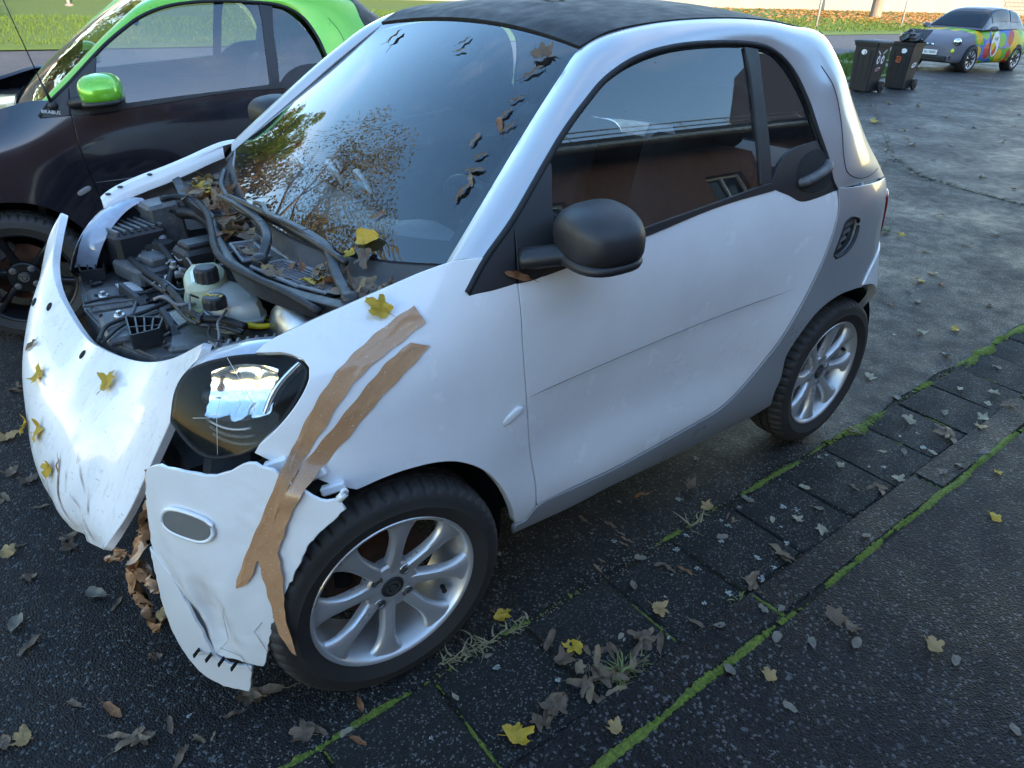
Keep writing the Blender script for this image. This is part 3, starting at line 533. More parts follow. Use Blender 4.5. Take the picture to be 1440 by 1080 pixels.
LEAF={'yellow':leaf_mat('yellow_leaf',(.50,.27,.02),(.66,.42,.05),(.16,.07,.015)),'tan':leaf_mat('tan_leaf',(.34,.20,.08),(.46,.28,.11),(.16,.08,.03)),
'brown':leaf_mat('brown_leaf',(.11,.065,.04),(.20,.125,.08)),'rust':leaf_mat('rust_leaf',(.20,.07,.028),(.34,.13,.05)),'grey':leaf_mat('grey_leaf',(.15,.125,.095),(.23,.195,.15),(.09,.07,.05)),
'pale':leaf_mat('pale_leaf',(.30,.245,.165),(.41,.345,.24),(.2,.14,.08)),'dry':leaf_mat('dry_leaf',(.17,.105,.062),(.30,.20,.12)),'tan2':leaf_mat('dull_brown_leaf',(.24,.15,.10),(.38,.26,.18),(.14,.08,.05)),'green':leaf_mat('green_leaf',(.05,.09,.02),(.10,.16,.03))}
# ---------------------------------------------------------------- ground and setting
def struct(o,label=None):
    o['kind']='structure'
    if label: o['label']=label
    return o
def sheet_poly(name,pts,z,mat,bank=False):
    b=MB(); b.add([(x,y,z) for x,y in pts],[tuple(range(len(pts)))]); return struct(b.build(name,mat,smooth=False))
BANK=lambda y: max(0,(-19.0-y))*.047
# base ground sheet, reaching the horizon
sheet_poly('ground',[(-600,-600),(600,-600),(600,600),(-600,600)],-.30,M['lawn'])
def lot_edge(x): return .838+.012*math.sin(x*5.1)+.009*math.sin(x*13.7+1)
xs=np.arange(20,-40.01,-.1)
lot=[(20,-11)]+[(-40,-11)]+[(x,lot_edge(x)) for x in xs[::-1]]
b=MB(); b.add([(x,y,0) for x,y in lot],[tuple(range(len(lot)))]); struct(b.build('car_park',M['asphalt'],smooth=False))
# older, darker resurfaced part of the car park beyond the joint
pj=[(-15.5,-6.6),(-12.6,-4.7),(-10.6,-3.45),(-8.6,-2.3),(-7.6,-1.6),(-7.15,-.9),(-7.0,-.2),(-6.9,.75)]
pj2=crom(np.array(pj),5)+RNG.normal(0,.02,(36,2))
sheet_poly('car_park_resurfaced',[tuple(q) for q in pj2]+[(-40,.75),(-40,-6.9),(-18,-6.8)],.004,M['asphalt_patch'])
sheet_poly('road',[(-160,-10.9),(40,-10.9),(40,-17.0),(-1.5,-17.0),(-39,-19.0),(-160,-19.3)],.002,M['road'])
# lawn bank behind the road
V=[];F=[]; lx=np.linspace(-170,60,60); 
rows=[0,.35,3,7,11,14,16]
def lawn_edge(x): return float(np.interp(-x,[-60,1.5,39,170],[-16.9,-17.0,-19.0,-19.3]))
for i,x in enumerate(lx):
    for j,r in enumerate(rows):
        y=lawn_edge(x)-r+ (.06*math.sin(x*3.3) if j==0 else 0); V.append((x,y,.02+(.07 if j else 0)+BANK(y)))
for i in range(len(lx)-1):
    for j in range(len(rows)-1): k=len(rows); F.append((i*k+j,i*k+j+1,(i+1)*k+j+1,(i+1)*k+j))
b=MB(); b.add(V,F); struct(b.build('lawn',M['lawn']))
vg=[(-14.6,-6.75),(-16,-6.55),(-18.2,-6.9),(-20.2,-8.95),(-27,-9.3),(-60,-9.9),(-60,-10.88),(-8,-10.88),(-6,-9.6),(-9,-8.0)]
b=MB(); b.prism(vg,-.02,.05); struct(b.build('grass_verge',M['lawn'],smooth=False))
# grass blades on verge and lawn, uncountable
def blades(name,regs,label,h=.1,mat='lawn'):
    V=[];F=[]
    for x0,x1,y0,y1,n,hh in regs:
        for k in range(n):
            x=random.uniform(x0,x1);y=random.uniform(y0,y1);a=random.uniform(0,6.28);q=hh*random.uniform(.5,1.2);w=q*.16
            z=(.085+BANK(y)) if y<-11 else .05
            c,s=math.cos(a),math.sin(a);i=len(V)
            V+=[(x-c*w,y-s*w,z),(x+c*w,y+s*w,z),(x+s*q*.35,y-c*q*.35,z+q)];F.append((i,i+1,i+2))
    o=link(name,mesh(name,V,F,False),M[mat]); tag(o,label,None,kind='stuff'); return o
blades('grass',[(-19,-15.2,-9.8,-6.95,2600,.12),(-27,-20.3,-10.8,-9.3,1500,.12),(-8,6,-24,-17.4,15000,.09),(-24,-8,-27,-18.6,15000,.1),(-52,-24,-26,-19.3,9000,.14)],'short green grass of the lawn and verge')
# soil strip between the car park and the slabs
sheet_poly('joint_soil',[(20,.70),(-40,.70),(-40,1.31),(20,1.31)],-.003,M['soil'])
sheet_poly('joint_fill',[(20,.852),(-40,.852),(-40,1.158),(20,1.158)],.0008,M['soil'])
sheet_poly('kerb_bedding',[(20,1.268),(-40,1.268),(-40,1.30),(20,1.30)],.018,M['soil'])
# paving slabs
paving=struct(empty('paving',(0,0,0)))
for i in range(-4,40):
    x=-.05-.3*i
    b=MB(); L_=.2945+random.uniform(-.004,.002); b.box((0,0,0),(L_,.293,.05),bev=.007)
    V=np.array(b.V); V+=RNG.normal(0,.0022,V.shape); b.V=[tuple(v) for v in V]
    o=b.build('slab',M['slab'],paving,smooth=False,loc=(x-.15,1.008+random.uniform(-.005,.005),-.015+random.uniform(-.004,.003)),rot=(random.uniform(-.014,.008),random.uniform(-.009,.009),random.uniform(-.008,.008)))
kerb=struct(empty('kerb',(0,0,0)))
for i in range(-2,14):
    b=MB(); b.box((0,0,0),(.992,.112,.09),bev=.007); V=np.array(b.V); V+=RNG.normal(0,.0012,V.shape); b.V=[tuple(v) for v in V]
    b.build('kerb_stone',M['asphalt_walk'],kerb,smooth=False,loc=(-.45-1.0*i,1.217,-.018+random.uniform(-.002,.002)))
b=MB(); b.add([(20,1.292,.026),(-40,1.292,.026),(-40,6.4,.03),(20,6.4,.03),(20,1.292,-.05),(-40,1.292,-.05)],[(0,1,2,3),(0,4,5,1)]); struct(b.build('footway',M['asphalt_walk'],smooth=False))
# moss in the joints
def moss(segs):
    V=[];F=[]
    for (x0,y0,x1,y1,w,z,dens) in segs:
        L_=math.hypot(x1-x0,y1-y0); n=int(L_/.006); ux,uy=(x1-x0)/L_,(y1-y0)/L_; ph=random.uniform(0,99)
        prev=None
        for k in range(n+1):
            s=k/n*L_
            e=.85+.40*math.sin(s*3.1+ph)+.35*math.sin(s*11.3+ph*2)+.25*math.sin(s*29+ph)+.18*random.gauss(0,1)
            if e<1-dens: prev=None; continue
            ww=w*min(1.3,max(.25,(e-(1-dens))*1.3)); ring=[]
            for j,q in enumerate((-1,-.6,-.2,.2,.6,1)):
                o=q*ww+random.gauss(0,w*.12)+w*.35*math.sin(s*7+ph)+w*.25*math.sin(s*19+ph*3); h=(1-q*q)*ww*.75+random.uniform(-.001,.003)
                V.append((x0+ux*s-uy*o,y0+uy*s+ux*o,z+h*.8-.002)); ring.append(len(V)-1)
            if prev:
                for j in range(5): F.append((prev[j],prev[j+1],ring[j+1],ring[j]))
            prev=ring
    o=link('moss',mesh('moss',V,F,True),M['moss']); tag(o,'bright green moss growing in the kerb and slab joints',None,kind='stuff')
S_=[(.6,1.279,-9,1.286,.0160,.019,.90)]
for i in range(-2,20):
    x=-.05-.3*i; S_.append((x,.87,x,1.15,.006,.006,.38 if i in(0,1,2,3) else .15))
for i in range(-2,9): S_.append((-.95-1.0*i+1,1.165,-.95-1.0*i+1.0,1.275,.006,.024,.55))
S_.append((.8,.845,-9,.85,.012,.0,.34)); S_.append((-1.9,.86,-9,.87,.030,.0,.5))
moss(S_)
# gravel, grit and crumbs along the slab edge
V=[];F=[]
for k in range(5200):
    t=random.random()
    x=random.uniform(-4.5,.9); y=random.choice((random.gauss(.842,.022),random.gauss(.842,.03),random.uniform(-1.2,.82),random.gauss(1.16,.006),random.uniform(.86,1.15)))
    s=random.uniform(.0015,.0042); z=.011 if y>.86 else .0
    i=len(V); a=random.uniform(0,6)
    for q in range(3): V.append((x+s*math.cos(a+q*2.1),y+s*math.sin(a+q*2.1),z))
    V.append((x,y,z+s*.9)); F+=[(i,i+1,i+3),(i+1,i+2,i+3),(i+2,i,i+3)]
o=link('grit',mesh('grit',V,F,False),simple('grit',(.16,.145,.12),.9,var=.7,scale=90)); tag(o,'loose grit and crumbs along the slab edge',None,kind='stuff')
V=[];F=[]
for k in range(650):
    q=pj2[random.randrange(len(pj2)-1)]; q2=pj2[min(len(pj2)-1,random.randrange(len(pj2)))]; j=random.randrange(len(pj2)-1); t=random.random(); p=pj2[j]*(1-t)+pj2[j+1]*t
    x=p[0]+random.gauss(0,.05); y=p[1]+random.gauss(0,.05); s=random.uniform(.008,.03); a=random.uniform(0,6); i=len(V)
    for q in range(4): V.append((x+s*math.cos(a+q*1.57),y+s*.5*math.sin(a+q*1.57),.008+random.uniform(0,.012)))
    F.append((i,i+1,i+2,i+3))
o=link('seam_debris',mesh('seam_debris',V,F,False),simple('seam_debris',(.13,.11,.065),.9,var=.7,scale=40)); tag(o,'dry moss and leaf crumbs along the asphalt seam',None,kind='stuff')
# boundary wall at the top of the lawn
wy=-33.0; wz=BANK(wy)
wl=empty('garden_wall',(-20,wy,wz)); tag(wl,'long low cream rendered wall at the back of the lawn','wall')
M['cream']=simple('cream_render',(.20,.19,.17),.85,var=.2,scale=.8)
M['block']=simple('stone_block',(.17,.155,.135),.9,var=.35,scale=1.5,bump=.3,bscale=8)
b=MB(); b.box((-14,0,1.4),(116,.4,3.0)); b.build('wall_face',M['cream'],wl,smooth=False)
b=MB(); b.box((-14,0,2.97),(116.3,.55,.14)); b.build('coping',M['block'],wl,smooth=False)
bw=empty('block_wall',(-92,wy,wz)); tag(bw,'coursed stone block wall beyond the parked spotted car','wall')
b=MB(); b.box((-40,0,1.1),(80,.3,2.6)); b.build('wall_core',simple('mortar',(.22,.20,.18),.95),bw,smooth=False)
bm_=MB(); bm_.box((0,0,0),(1.12,.2,.31),bev=.02); proto=bm_.build('block',M['block'],bw,smooth=False)
k=0
for r in range(6):
    for c in range(44):
        o=proto if k==0 else proto.copy()
        if k: COL.objects.link(o); o.parent=bw
        o.location=(-.6-c*1.18-(r%2)*.59,.14+random.uniform(0,.02),.02+r*.35); o.rotation_euler=(0,0,random.uniform(-.01,.01)); k+=1
# leaf litter under the tree
V=[];F=[]
for k in range(9000):
    x=random.uniform(-96,-30); yc=random.gauss(-27,3.2); y=min(-20.2,max(-32.5,yc)); z=.10+BANK(y); s=random.uniform(.08,.16); a=random.uniform(0,6.28); i=len(V)
    if x>-48 and random.random()<.6: continue
    for q in range(4): V.append((x+s*math.cos(a+q*1.57),y+s*math.sin(a+q*1.57)*.7,z+random.uniform(0,.09)))
    F.append((i,i+1,i+2,i+3))
o=link('leaf_litter',mesh('leaf_litter',V,F,False),leaf_mat('litter',(.42,.15,.03),(.55,.27,.06),(.25,.08,.02))); tag(o,'orange fallen leaves covering the lawn under the tree',None,kind='stuff')
# ---------------------------------------------------------------- the small two-seat car (both cars share this builder)
RAILB0=[(-.23,.66,1.018),(-.33,.625,1.10),(-.4694,.575,1.2128),(-.56,.545,1.287),(-.655,.514,1.36),(-.7363,.49,1.4184),(-.82,.506,1.455),(-.975,.526,1.480),(-1.1793,.54,1.4909),(-1.3794,.545,1.4882),(-1.5376,.545,1.474),(-1.70,.555,1.452),(-1.73,.63,1.36),(-1.80,.678,1.25),(-1.90,.702,1.14),(-1.98,.738,1.06),(-2.03,.752,1.012)]
RAILB=RAILB0[:13]+[(x,float(f(x,z))-.004,z) for x,y,z in RAILB0[13:]]
def sheet(name,G,mat,parent,depth=.012,flip=False,rnd=.002):
    G=np.asarray(G,float); a,b=G.shape[:2]
    du=np.gradient(G,axis=0); dv=np.gradient(G,axis=1); N=np.cross(du,dv); N/=np.linalg.norm(N,axis=-1,keepdims=True)+1e-12
    if flip: N=-N
    V=[tuple(p) for p in G.reshape(-1,3)]; NN=[tuple(p) for p in N.reshape(-1,3)]; F=[]
    for i in range(a-1):
        for j in range(b-1):
            f=(i*b+j,(i+1)*b+j,(i+1)*b+j+1,i*b+j+1); F.append(f[::-1] if flip else f)
    loop=[i*b for i in range(a)]+[(a-1)*b+j for j in range(1,b)]+[i*b+b-1 for i in range(a-2,-1,-1)]+[j for j in range(b-2,0,-1)]
    if depth:
        n=len(loop); k=len(V)
        for q,i in enumerate(loop):
            p=np.array(V[i]); nn=np.array(NN[i]); t=np.array(V[loop[(q+1)%n]])-np.array(V[loop[q-1]]); o=np.cross(t,nn); o/=np.linalg.norm(o)+1e-12
            if flip: o=-o
            V.append(tuple(p+o*rnd-nn*rnd)); NN.append(tuple(o)); V.append(tuple(p+o*rnd-nn*depth)); NN.append(tuple(o))
        for q in range(n):
            a0,a1=loop[q],loop[(q+1)%n]; r0,r1=k+2*q,k+2*((q+1)%n)
            f1=(a0,r0,r1,a1); f2=(r0,r0+1,r1+1,r1)
            F+= [f1[::-1],f2[::-1]] if flip else [f1,f2]
    me=mesh(name,V,F,True); me.normals_split_custom_set_from_vertices(NN); return link(name,me,mat,parent)
# ---- wheel meshes (axis along y, outer face +y)
def tyre_mesh():
    half=[(.206,.066),(.212,.073),(.217,.074),(.229,.082),(.242,.0845),(.245,.0862),(.248,.0845),(.262,.0845),(.275,.080),(.284,.073),(.290,.064),(.2925,.054)]
    tread=[(.2945,.048),(.2955,.036),(.2885,.035),(.2885,.028),(.296,.027),(.2965,.008),(.289,.0075)]
    prof=half+tread; prof=prof+[(r,-h) for r,h in prof[::-1]]
    n=216; V=[];F=[]; m=len(prof)
    for j in range(n):
        q=2*math.pi*j/n; g=(j%4==0)
        for i,(r,h) in enumerate(prof):
            rr=r
            if g and r>.2835 and abs(h)>.034: rr-=.0065
            if (j%4==2) and .034>abs(h)>.0 and r>.295: rr-=.0035
            if (j%2==0) and .080<abs(h) and .262<=r<.29: rr-=.0
            V.append((rr*math.cos(q),h,rr*math.sin(q)))
    for j in range(n):
        for i in range(m-1):
            a=j*m+i; c=((j+1)%n)*m+i; F.append((a,a+1,c+1,c))
    V=[(x,y,max(z,-.2935)) for x,y,z in V]
    me=mesh('tyre',V,F,True); bm=bmesh.new(); bm.from_mesh(me); bmesh.ops.recalc_face_normals(bm,faces=bm.faces); bm.to_mesh(me); bm.free(); me.set_sharp_from_angle(angle=R(32)); return me
def rim_mesh(style):
    b=MB()
    b.lathe([(.199,.0655),(.203,.0695),(.2045,.0725),(.2025,.0745),(.198,.0735),(.194,.069),(.190,.058),(.184,.040),(.178,.015),(.174,-.02),(.174,-.06)],72,axis='Y')
    if style=='alloy':
        ns=8; st=[(.028,.0180,.047,.028),(.055,.0175,.0510,.028),(.085,.0160,.0560,.026),(.115,.0160,.0610,.024),(.140,.0180,.0640,.022),(.160,.0230,.0655,.020),(.176,.0310,.0660,.020),(.188,.0430,.0660,.02),(.196,.0530,.0680,.02)]
    else:
        ns=6; st=[(.028,.02,.03,.02),(.06,.017,.036,.02),(.11,.013,.046,.02),(.16,.016,.054,.02),(.195,.022,.058,.02)]
    for k in range(ns):
        a=2*math.pi*(k+.38)/ns; G=[]
        for r,hw,yt,dp in st:
            row=[]
            for u,dy in ((-1.12,-dp),(-1,-.007),(-.72,-.0012),(-.3,.0002),(.3,-.0022),(.72,-.0035),(1,-.009),(1.12,-dp)):
                x=r; o=u*hw; row.append((x*math.cos(a)-o*math.sin(a),yt+dy,x*math.sin(a)+o*math.cos(a)))
            G.append(row)
        b.grid(G)
    if style!='alloy':
        for k in range(ns):
            a=2*math.pi*(k+.38+.10)/ns
    b.lathe([(.0,.0455),(.027,.0455),(.0285,.049),(.033,.050),(.040,.0485),(.062,.0480),(.067,.043),(.069,.018)],48,axis='Y')
    me=mesh('rim',b.V,b.F,True); bm=bmesh.new(); bm.from_mesh(me); bmesh.ops.recalc_face_normals(bm,faces=bm.faces); bm.to_mesh(me); bm.free(); me.set_sharp_from_angle(angle=R(38)); return me
def bmesh_of(mb,name,ang=35):
    me=mesh(name,mb.V,mb.F,True,mb.M); bm=bmesh.new(); bm.from_mesh(me); bmesh.ops.recalc_face_normals(bm,faces=bm.faces); bm.to_mesh(me); bm.free(); me.set_sharp_from_angle(angle=R(ang)); return me
TYRE=tyre_mesh(); RIM=rim_mesh('alloy'); RIM2=rim_mesh('dark')
_b=MB(); _b.lathe([(.05,.0),(.13,.0),(.13,-.02),(.05,-.02)],40,axis='Y'); _b.lathe([(.0,.02),(.06,.02),(.066,.0)],32,axis='Y'); DISC=bmesh_of(_b,'brake_disc')
_b=MB(); _b.box((.06,-.02,.10),(.11,.05,.06),rot=(0,.6,0),bev=.012); CALIPER=bmesh_of(_b,'caliper')
_b=MB(); _b.lathe([(0,.0525),(.024,.0520),(.0265,.0505),(.0275,.0475)],32,axis='Y'); CAP=bmesh_of(_b,'centre_cap')
_b=MB(); _b.lathe([(.0125,.0522),(.0125,.0534),(.0185,.0532),(.0185,.0520)],32,axis='Y',a0=R(50),a1=R(400)); _b.add([(.003,.0534,-.006),(.003,.0534,.006),(-.006,.0534,0)],[(0,1,2)]); _b.lathe([(.0045,.0524),(.0045,.0533),(.0082,.0532),(.0082,.0522)],20,axis='Y'); LOGO=bmesh_of(_b,'cap_emblem')
_b=MB(); _b.lathe([(.0,.044),(.0075,.044),(.0085,.041),(.0085,.03)],6,axis='Y'); BOLT=bmesh_of(_b,'lug_bolt')
_b=MB(); _b.lathe([(.0085,.0486),(.0095,.0502),(.0135,.0496),(.0145,.0482)],20,axis='Y'); _b.lathe([(0,.0488),(.009,.0488)],20,axis='Y'); LUGR=bmesh_of(_b,'bolt_recess')
_b=MB(); _b.tube([(-.125,.030,-.11),(-.120,.052,-.105)],.0065,10); VALVE=bmesh_of(_b,'valve')
for me,m in ((TYRE,'tyre'),(RIM,'alloy'),(RIM2,'darkalloy'),(DISC,'rust'),(CALIPER,'steel'),(CAP,'plastic'),(LOGO,'steel'),(BOLT,'steel'),(LUGR,'steel'),(VALVE,'plastic')): me.materials.append(M[m])
def wheel(root,loc,rz,spin,style):
    w=link('wheel',RIM if style=='alloy' else RIM2,None,root,loc,(0,0,0),(1.035,1,1.035)); w.rotation_mode='ZYX'; w.rotation_euler=(0,spin,rz)
    t=link('tyre',TYRE,None,w,None,None,(1/1.035,1,1/1.035)); t.rotation_euler=(0,-spin,0)
    d=link('brake_disc',DISC,None,w,(0,-.035,0)); c=link('caliper',CALIPER,None,w,(0,-.03,0)); c.rotation_euler=(0,-spin,0)
    link('centre_cap',CAP,None,w); link('emblem',LOGO,None,w)
    for k in range(4):
        a=R(45+90*k)+.1; p=(.050*math.cos(a),.0,.050*math.sin(a)); link('bolt_recess',LUGR,None,w,p); link('lug_bolt',BOLT,None,w,(p[0],.007,p[2]))
    if style=='alloy': link('valve',VALVE,None,w)
    return w
class GlassS:
    neg=True
    def __init__(s):
        q=np.array(D['door_glass']+D['quarter_glass']); A_=s.b(q[:,0],q[:,1]); s.c=np.linalg.lstsq(A_,f(q[:,0],q[:,1]),rcond=None)[0]
    def b(s,x,z):
        x=np.asarray(x,float); z=np.asarray(z,float); return np.stack([np.ones_like(x),x,z-1.2,(z-1.2)**2,(x+.9)**2],-1)
    def P(s,x,z): return np.stack([np.asarray(x,float),s.b(x,z)@s.c,np.asarray(z,float)],-1)
GLASS=GlassS()
def car_body(root,c,damaged):
    """panels both sides; c = material names"""
    A=np.array([SIDE.P(*q) for q in D['arch_seal']]); Bq=np.array(RAILB)
    def both(o): 
        return o,mirror(o)
    fender=panel('front_fender',SIDE,D['fender'],c['fender'],root,corner=34,depth=.022)
    fr=mirror(fender)
    b=MB(); 
    b.ell((0,0,0),(.034,.006,.0125),20,10,pw=.75); mk=b.build('side_marker',c['marker'],fender,loc=(-.321,float(f(-.321,.668))+.001,.668),rot=(0,R(28),R(-3))); q_=b.build('side_marker',c['marker'],fr,loc=mk.location,rot=mk.rotation_euler)
    door=panel('door',SIDE,D['door'],c['door'],root,corner=50); doorR=mirror(door)
    dv=outline(D['door'],.02,50); dP=SIDE.P(dv[:,0],dv[:,1])-fn(dv[:,0],dv[:,1])*.013; b=MB(); b.tube(np.vstack([dP,dP[:1]]),.0065,6,cap=False); both(b.build('door_seal',M['dark'],root))  # dark strip added to paint the shade behind the door's shut gaps
    cl_=[(x,.700-.045*(x+.37)) for x in np.linspace(-.375,-1.47,40)]
    b=MB(); b.tube([(x,float(f(x,z))-.0004,z) for x,z in cl_],[.0014*min(1,(i+1)/3,(40-i)/8) for i in range(40)],6); cr_=b.build('crease_line',M['swage'],door); link('crease_line',cr_.data,None,doorR)  # thin dark line painting the crease's shade, which the bent sheet barely shows
    q=list(D['quarter'][:-3])+[(-1.905,.715),(-1.985,.752),(-2.07,.775),(-2.14,.80),(-2.15,.90),(-2.11,.98),(-2.03,1.006),(-1.9,1.018),(-1.75,1.027),(-1.64,1.034)]
    qo=panel('side_frame',SIDE,q,c['frame'],root,corner=48,holes=[D['vent']]); both(qo)
    # rail sheet
    Aa=A[1:]; n=len(Aa); G=[]
    Af=crom(Aa,5); Bf=crom(Bq,5)
    cen=np.array([-1.0,0,.9])
    for i in range(len(Af)):
        a_,b_=Af[i],Bf[i]; t=Af[min(i+1,len(Af)-1)]-Af[max(i-1,0)]; ac=b_-a_; nn=np.cross(t,ac); nn/=np.linalg.norm(nn)+1e-9
        if nn@(a_-cen)<0: nn=-nn
        s=i/(len(Af)-1); k=.13 if s<.75 else .13-.10*(s-.75)/.25
        row=[]
        for u in np.linspace(0,1,9): row.append(a_+ac*u+nn*np.linalg.norm(ac)*k*4*u*(1-u)*(1-.25*(u-.5)))
        G.append(row)
    rail=sheet('roof_rail',G,c['rail'],root,depth=.012,flip=False)
    both(rail)
    from mathutils.bvhtree import BVHTree
    bv=BVHTree.FromPolygons([v.co for v in rail.data.vertices],[p.vertices[:] for p in rail.data.polygons])
    gp=[]
    for x,z in crom([(-1.547,1.375),(-1.592,1.31),(-1.614,1.222),(-1.618,1.128),(-1.65,1.075),(-1.78,1.045),(-1.95,1.05)],6):
        h=bv.ray_cast(Vector((x,2,z)),Vector((0,-1,0)))[0]
        if h is not None: gp.append(h+Vector((0,.0004,0)))
    b=MB(); b.tube(gp,.0013,5); both(b.build('panel_gap',M['dark'],root))
    # rubber seal along the window arch
    sa=crom(A,5); na=np.array([fn(p[0],p[2]) for p in sa]); 
    b=MB(); b.tube(sa-na*.002+np.array([0,.001,0]),.0075,8); sl=b.build('window_seal',M['rubber'],root); both(sl)
    gl=panel('side_window',GLASS,D['door_glass'],M['side_glass'],door,lift=-.006,depth=.004,step=.03); 
    for par in(doorR,): g2=link('side_window',gl.data,None,par)
    for nm,key,mt,lf,dp in (('window_divider','divider',M['plastic'],.001,.012),('waist_strip','belt_strip',M['plastic'],.004,.014),('mirror_base','corner_trim',M['plastic'],.002,.012),('handle_plate','handle_plate',M['plastic'],.002,.014)):
        p=panel(nm,SIDE,D[key],mt,door,lift=lf,depth=dp); link(nm,p.data,None,doorR)
    t=panel('corner_trim',SIDE,D['corner_trim_front'],M['plastic'],root,lift=.002); both(t)
    qg=panel('quarter_window',GLASS,D['quarter_glass'],M['side_glass'],root,lift=-.006,depth=.004); both(qg)
    # door handle: recess bowl, loop handle
    hx,hz=-1.47,1.085; hy=float(f(hx,hz)); 
    b=MB(); b.tube(crom([(-1.385,float(f(-1.385,1.075))-.004,1.075),(-1.40,float(f(-1.40,1.08))+.012,1.083),(-1.45,float(f(-1.45,1.09))+.015,1.093),(-1.51,float(f(-1.51,1.105))+.012,1.107),(-1.535,float(f(-1.535,1.113))-.002,1.116)],6),.017,12,flat=.8); h=b.build('door_handle',M['plastic2'],door); link('door_handle',h.data,None,doorR)
    rp=[(-1.36,1.07),(-1.38,1.12),(-1.43,1.150),(-1.50,1.155),(-1.545,1.12),(-1.55,1.08),(-1.52,1.055),(-1.44,1.045)]
    p=panel('handle_recess',SIDE,rp,M['dark'],door,lift=.0035,depth=.004,deform=lambda P,N,v:P); link('handle_recess',p.data,None,doorR)
    # mirror
    b=MB(); G=[]
    mc=np.array([-.478,.866,1.092])
    b.ell(mc,(.084,.106,.059),28,16,pw=.78,rot=(0,.10,-.22))
    V=np.array(b.V); d=V-mc; top=d[:,2]>0; V[:,0]-=.022*np.clip(d[:,1]/.09,-1,1)*0; V[:,2]+=np.where(top,.012*(1-(d[:,1]/.1)**2),0); V[:,2]=np.maximum(V[:,2],mc[2]-.046+.012*np.abs(d[:,1])/.09)
    V[:,2]+= -.10*(d[:,1])*0.15
    b.V=[tuple(v) for v in V]; m_=b.build('mirror_housing',c['mirror'],door); link('mirror_housing',m_.data,None,doorR)
    b=MB(); b.ell(mc+[0,0,-.040],(.081,.103,.019),28,10,pw=.72,rot=(0,.10,-.22)); sk=b.build('mirror_skirt',M['plastic'],door); link('mirror_skirt',sk.data,None,doorR)
    b=MB(); b.tube(crom([(-.365,.755,1.032),(-.395,.79,1.042),(-.43,.82,1.050),(-.48,.855,1.058)],5),[.034]*5+[.033]*5+[.036]*6,12,flat=.7); ar=b.build('mirror_arm',M['plastic'],door); link('mirror_arm',ar.data,None,doorR)
    b=MB(); b.ell((-.545,.884,1.094),(.006,.066,.036),20,8,pw=.75,rot=(0,.10,-.22)); mg=b.build('mirror_glass',M['chrome'],door); link('mirror_glass',mg.data,None,doorR)
    # windscreen
    G=[];nu,nv=20,28
    for j in range(nv+1):
        s=-1+2*j/nv; bt=np.array([-.105-.125*s*s,.66*s,.948+.070*s*s]); tp=np.array([-.765+.029*s*s,.49*s,1.452-.034*s*s]); row=[]
        for i in range(nu+1):
            u=i/nu; p=bt+(tp-bt)*u; p=p+np.array([.58,0,.81])*(.055*4*u*(1-u)*(1-s*s)*.5); row.append(p)
        G.append(row)
    G=np.array(G); ws=sheet('windscreen',G,M['glass'],root,depth=0,flip=False)
    global WS; WS=G
    # black frit border of the screen
    fr_=np.array([[G[j,0]*(1-k)+G[j,2]*k for k in (0,.5,1)] for j in range(nv+1)])-np.array([.58,0,.81])*.006
    sheet('screen_border',fr_,M['plastic'],ws,depth=0,flip=False)
    for e in (0,1):
        fr_=np.array([[ (G[0,i] if e==0 else G[nv,i])*(1-k)+(G[1,i] if e==0 else G[nv-1,i])*k for k in (0,.35,.7)] for i in range(nu+1)])-np.array([.58,0,.81])*.006
        sheet('screen_border',fr_,M['plastic'],ws,depth=0,flip=(e==1))
    # roof
    ed=np.array(RAILB)[5:12]; edf=crom(ed,6); G=[]
    for p in edf:
        zc=float(np.interp(-p[0],[.73,.80,.95,1.15,1.45,1.72],[1.452,1.472,1.503,1.524,1.522,1.492])); row=[]
        k=np.clip((-.7363-p[0]+.0)/.25,0,1)
        for s in np.linspace(-1,1,25): row.append((p[0]-.029*(1-s*s)*(1-k),p[1]*s,p[2]+(zc-p[2])*(1-s*s)+.004*(1-k)))
        G.append(row)
    sheet('roof',np.array(G)+[0,0,.003],c['roof'],root,depth=.012,flip=True)
    # tailgate
    tb=crom(np.array(RAILB)[11:],6); G=[]
    for p in tb:
        xc=float(np.interp(p[2],[1.01,1.06,1.14,1.25,1.36,1.455],[-2.20,-2.18,-2.14,-2.07,-1.96,-1.82])); row=[]
        for s in np.linspace(-1,1,33): row.append((p[0]+(xc-p[0])*(1-abs(s)**3.2),p[1]*math.copysign(abs(s)**.85,s),p[2]))
        G.append(row)
    tg=sheet('tailgate',G,c['tail'],root,depth=.012,flip=True)
    G2=np.array(G)[4:-8,7:26]+np.array([-.006,0,0]); sheet('rear_window',G2,M['side_glass'],tg,depth=.004,flip=True)
    # tail lamp
    tl=[(-2.0,.955),(-2.05,.965),(-2.11,.95),(-2.145,.89),(-2.14,.80),(-2.09,.78),(-2.055,.83),(-2.03,.90)]
    o=panel('tail_lamp',SIDE,tl,M['red'],root,lift=.006,depth=.02,step=.012); both(o)
    # rear bumper corner and centre
    rb=[(-1.862,.678),(-1.910,.718),(-1.99,.755),(-2.075,.778),(-2.145,.803),(-2.215,.80),(-2.215,.28),(-2.18,.28)]+[(-1.873-rr_*math.sin(R(t)),.318+rr_*math.cos(R(t))) for t,rr_ in ((92,.300),(80,.312),(68,.320),(54,.328),(40,.335),(27,.342),(14,.350))]
    o=panel('rear_bumper_corner',SIDE,rb,c['rear'],root,lift=.005,depth=.03,corner=50); both(o)
    G=[]
    for z in np.linspace(.24,1.0,14):
        ye=float(f(-2.215,z)); G.append([(-2.215-.07*(1-abs(s)**2.5),ye*s,z) for s in np.linspace(-1,1,21)])
    sheet('rear_panel',G,c['rear'],root,depth=.01,flip=False)
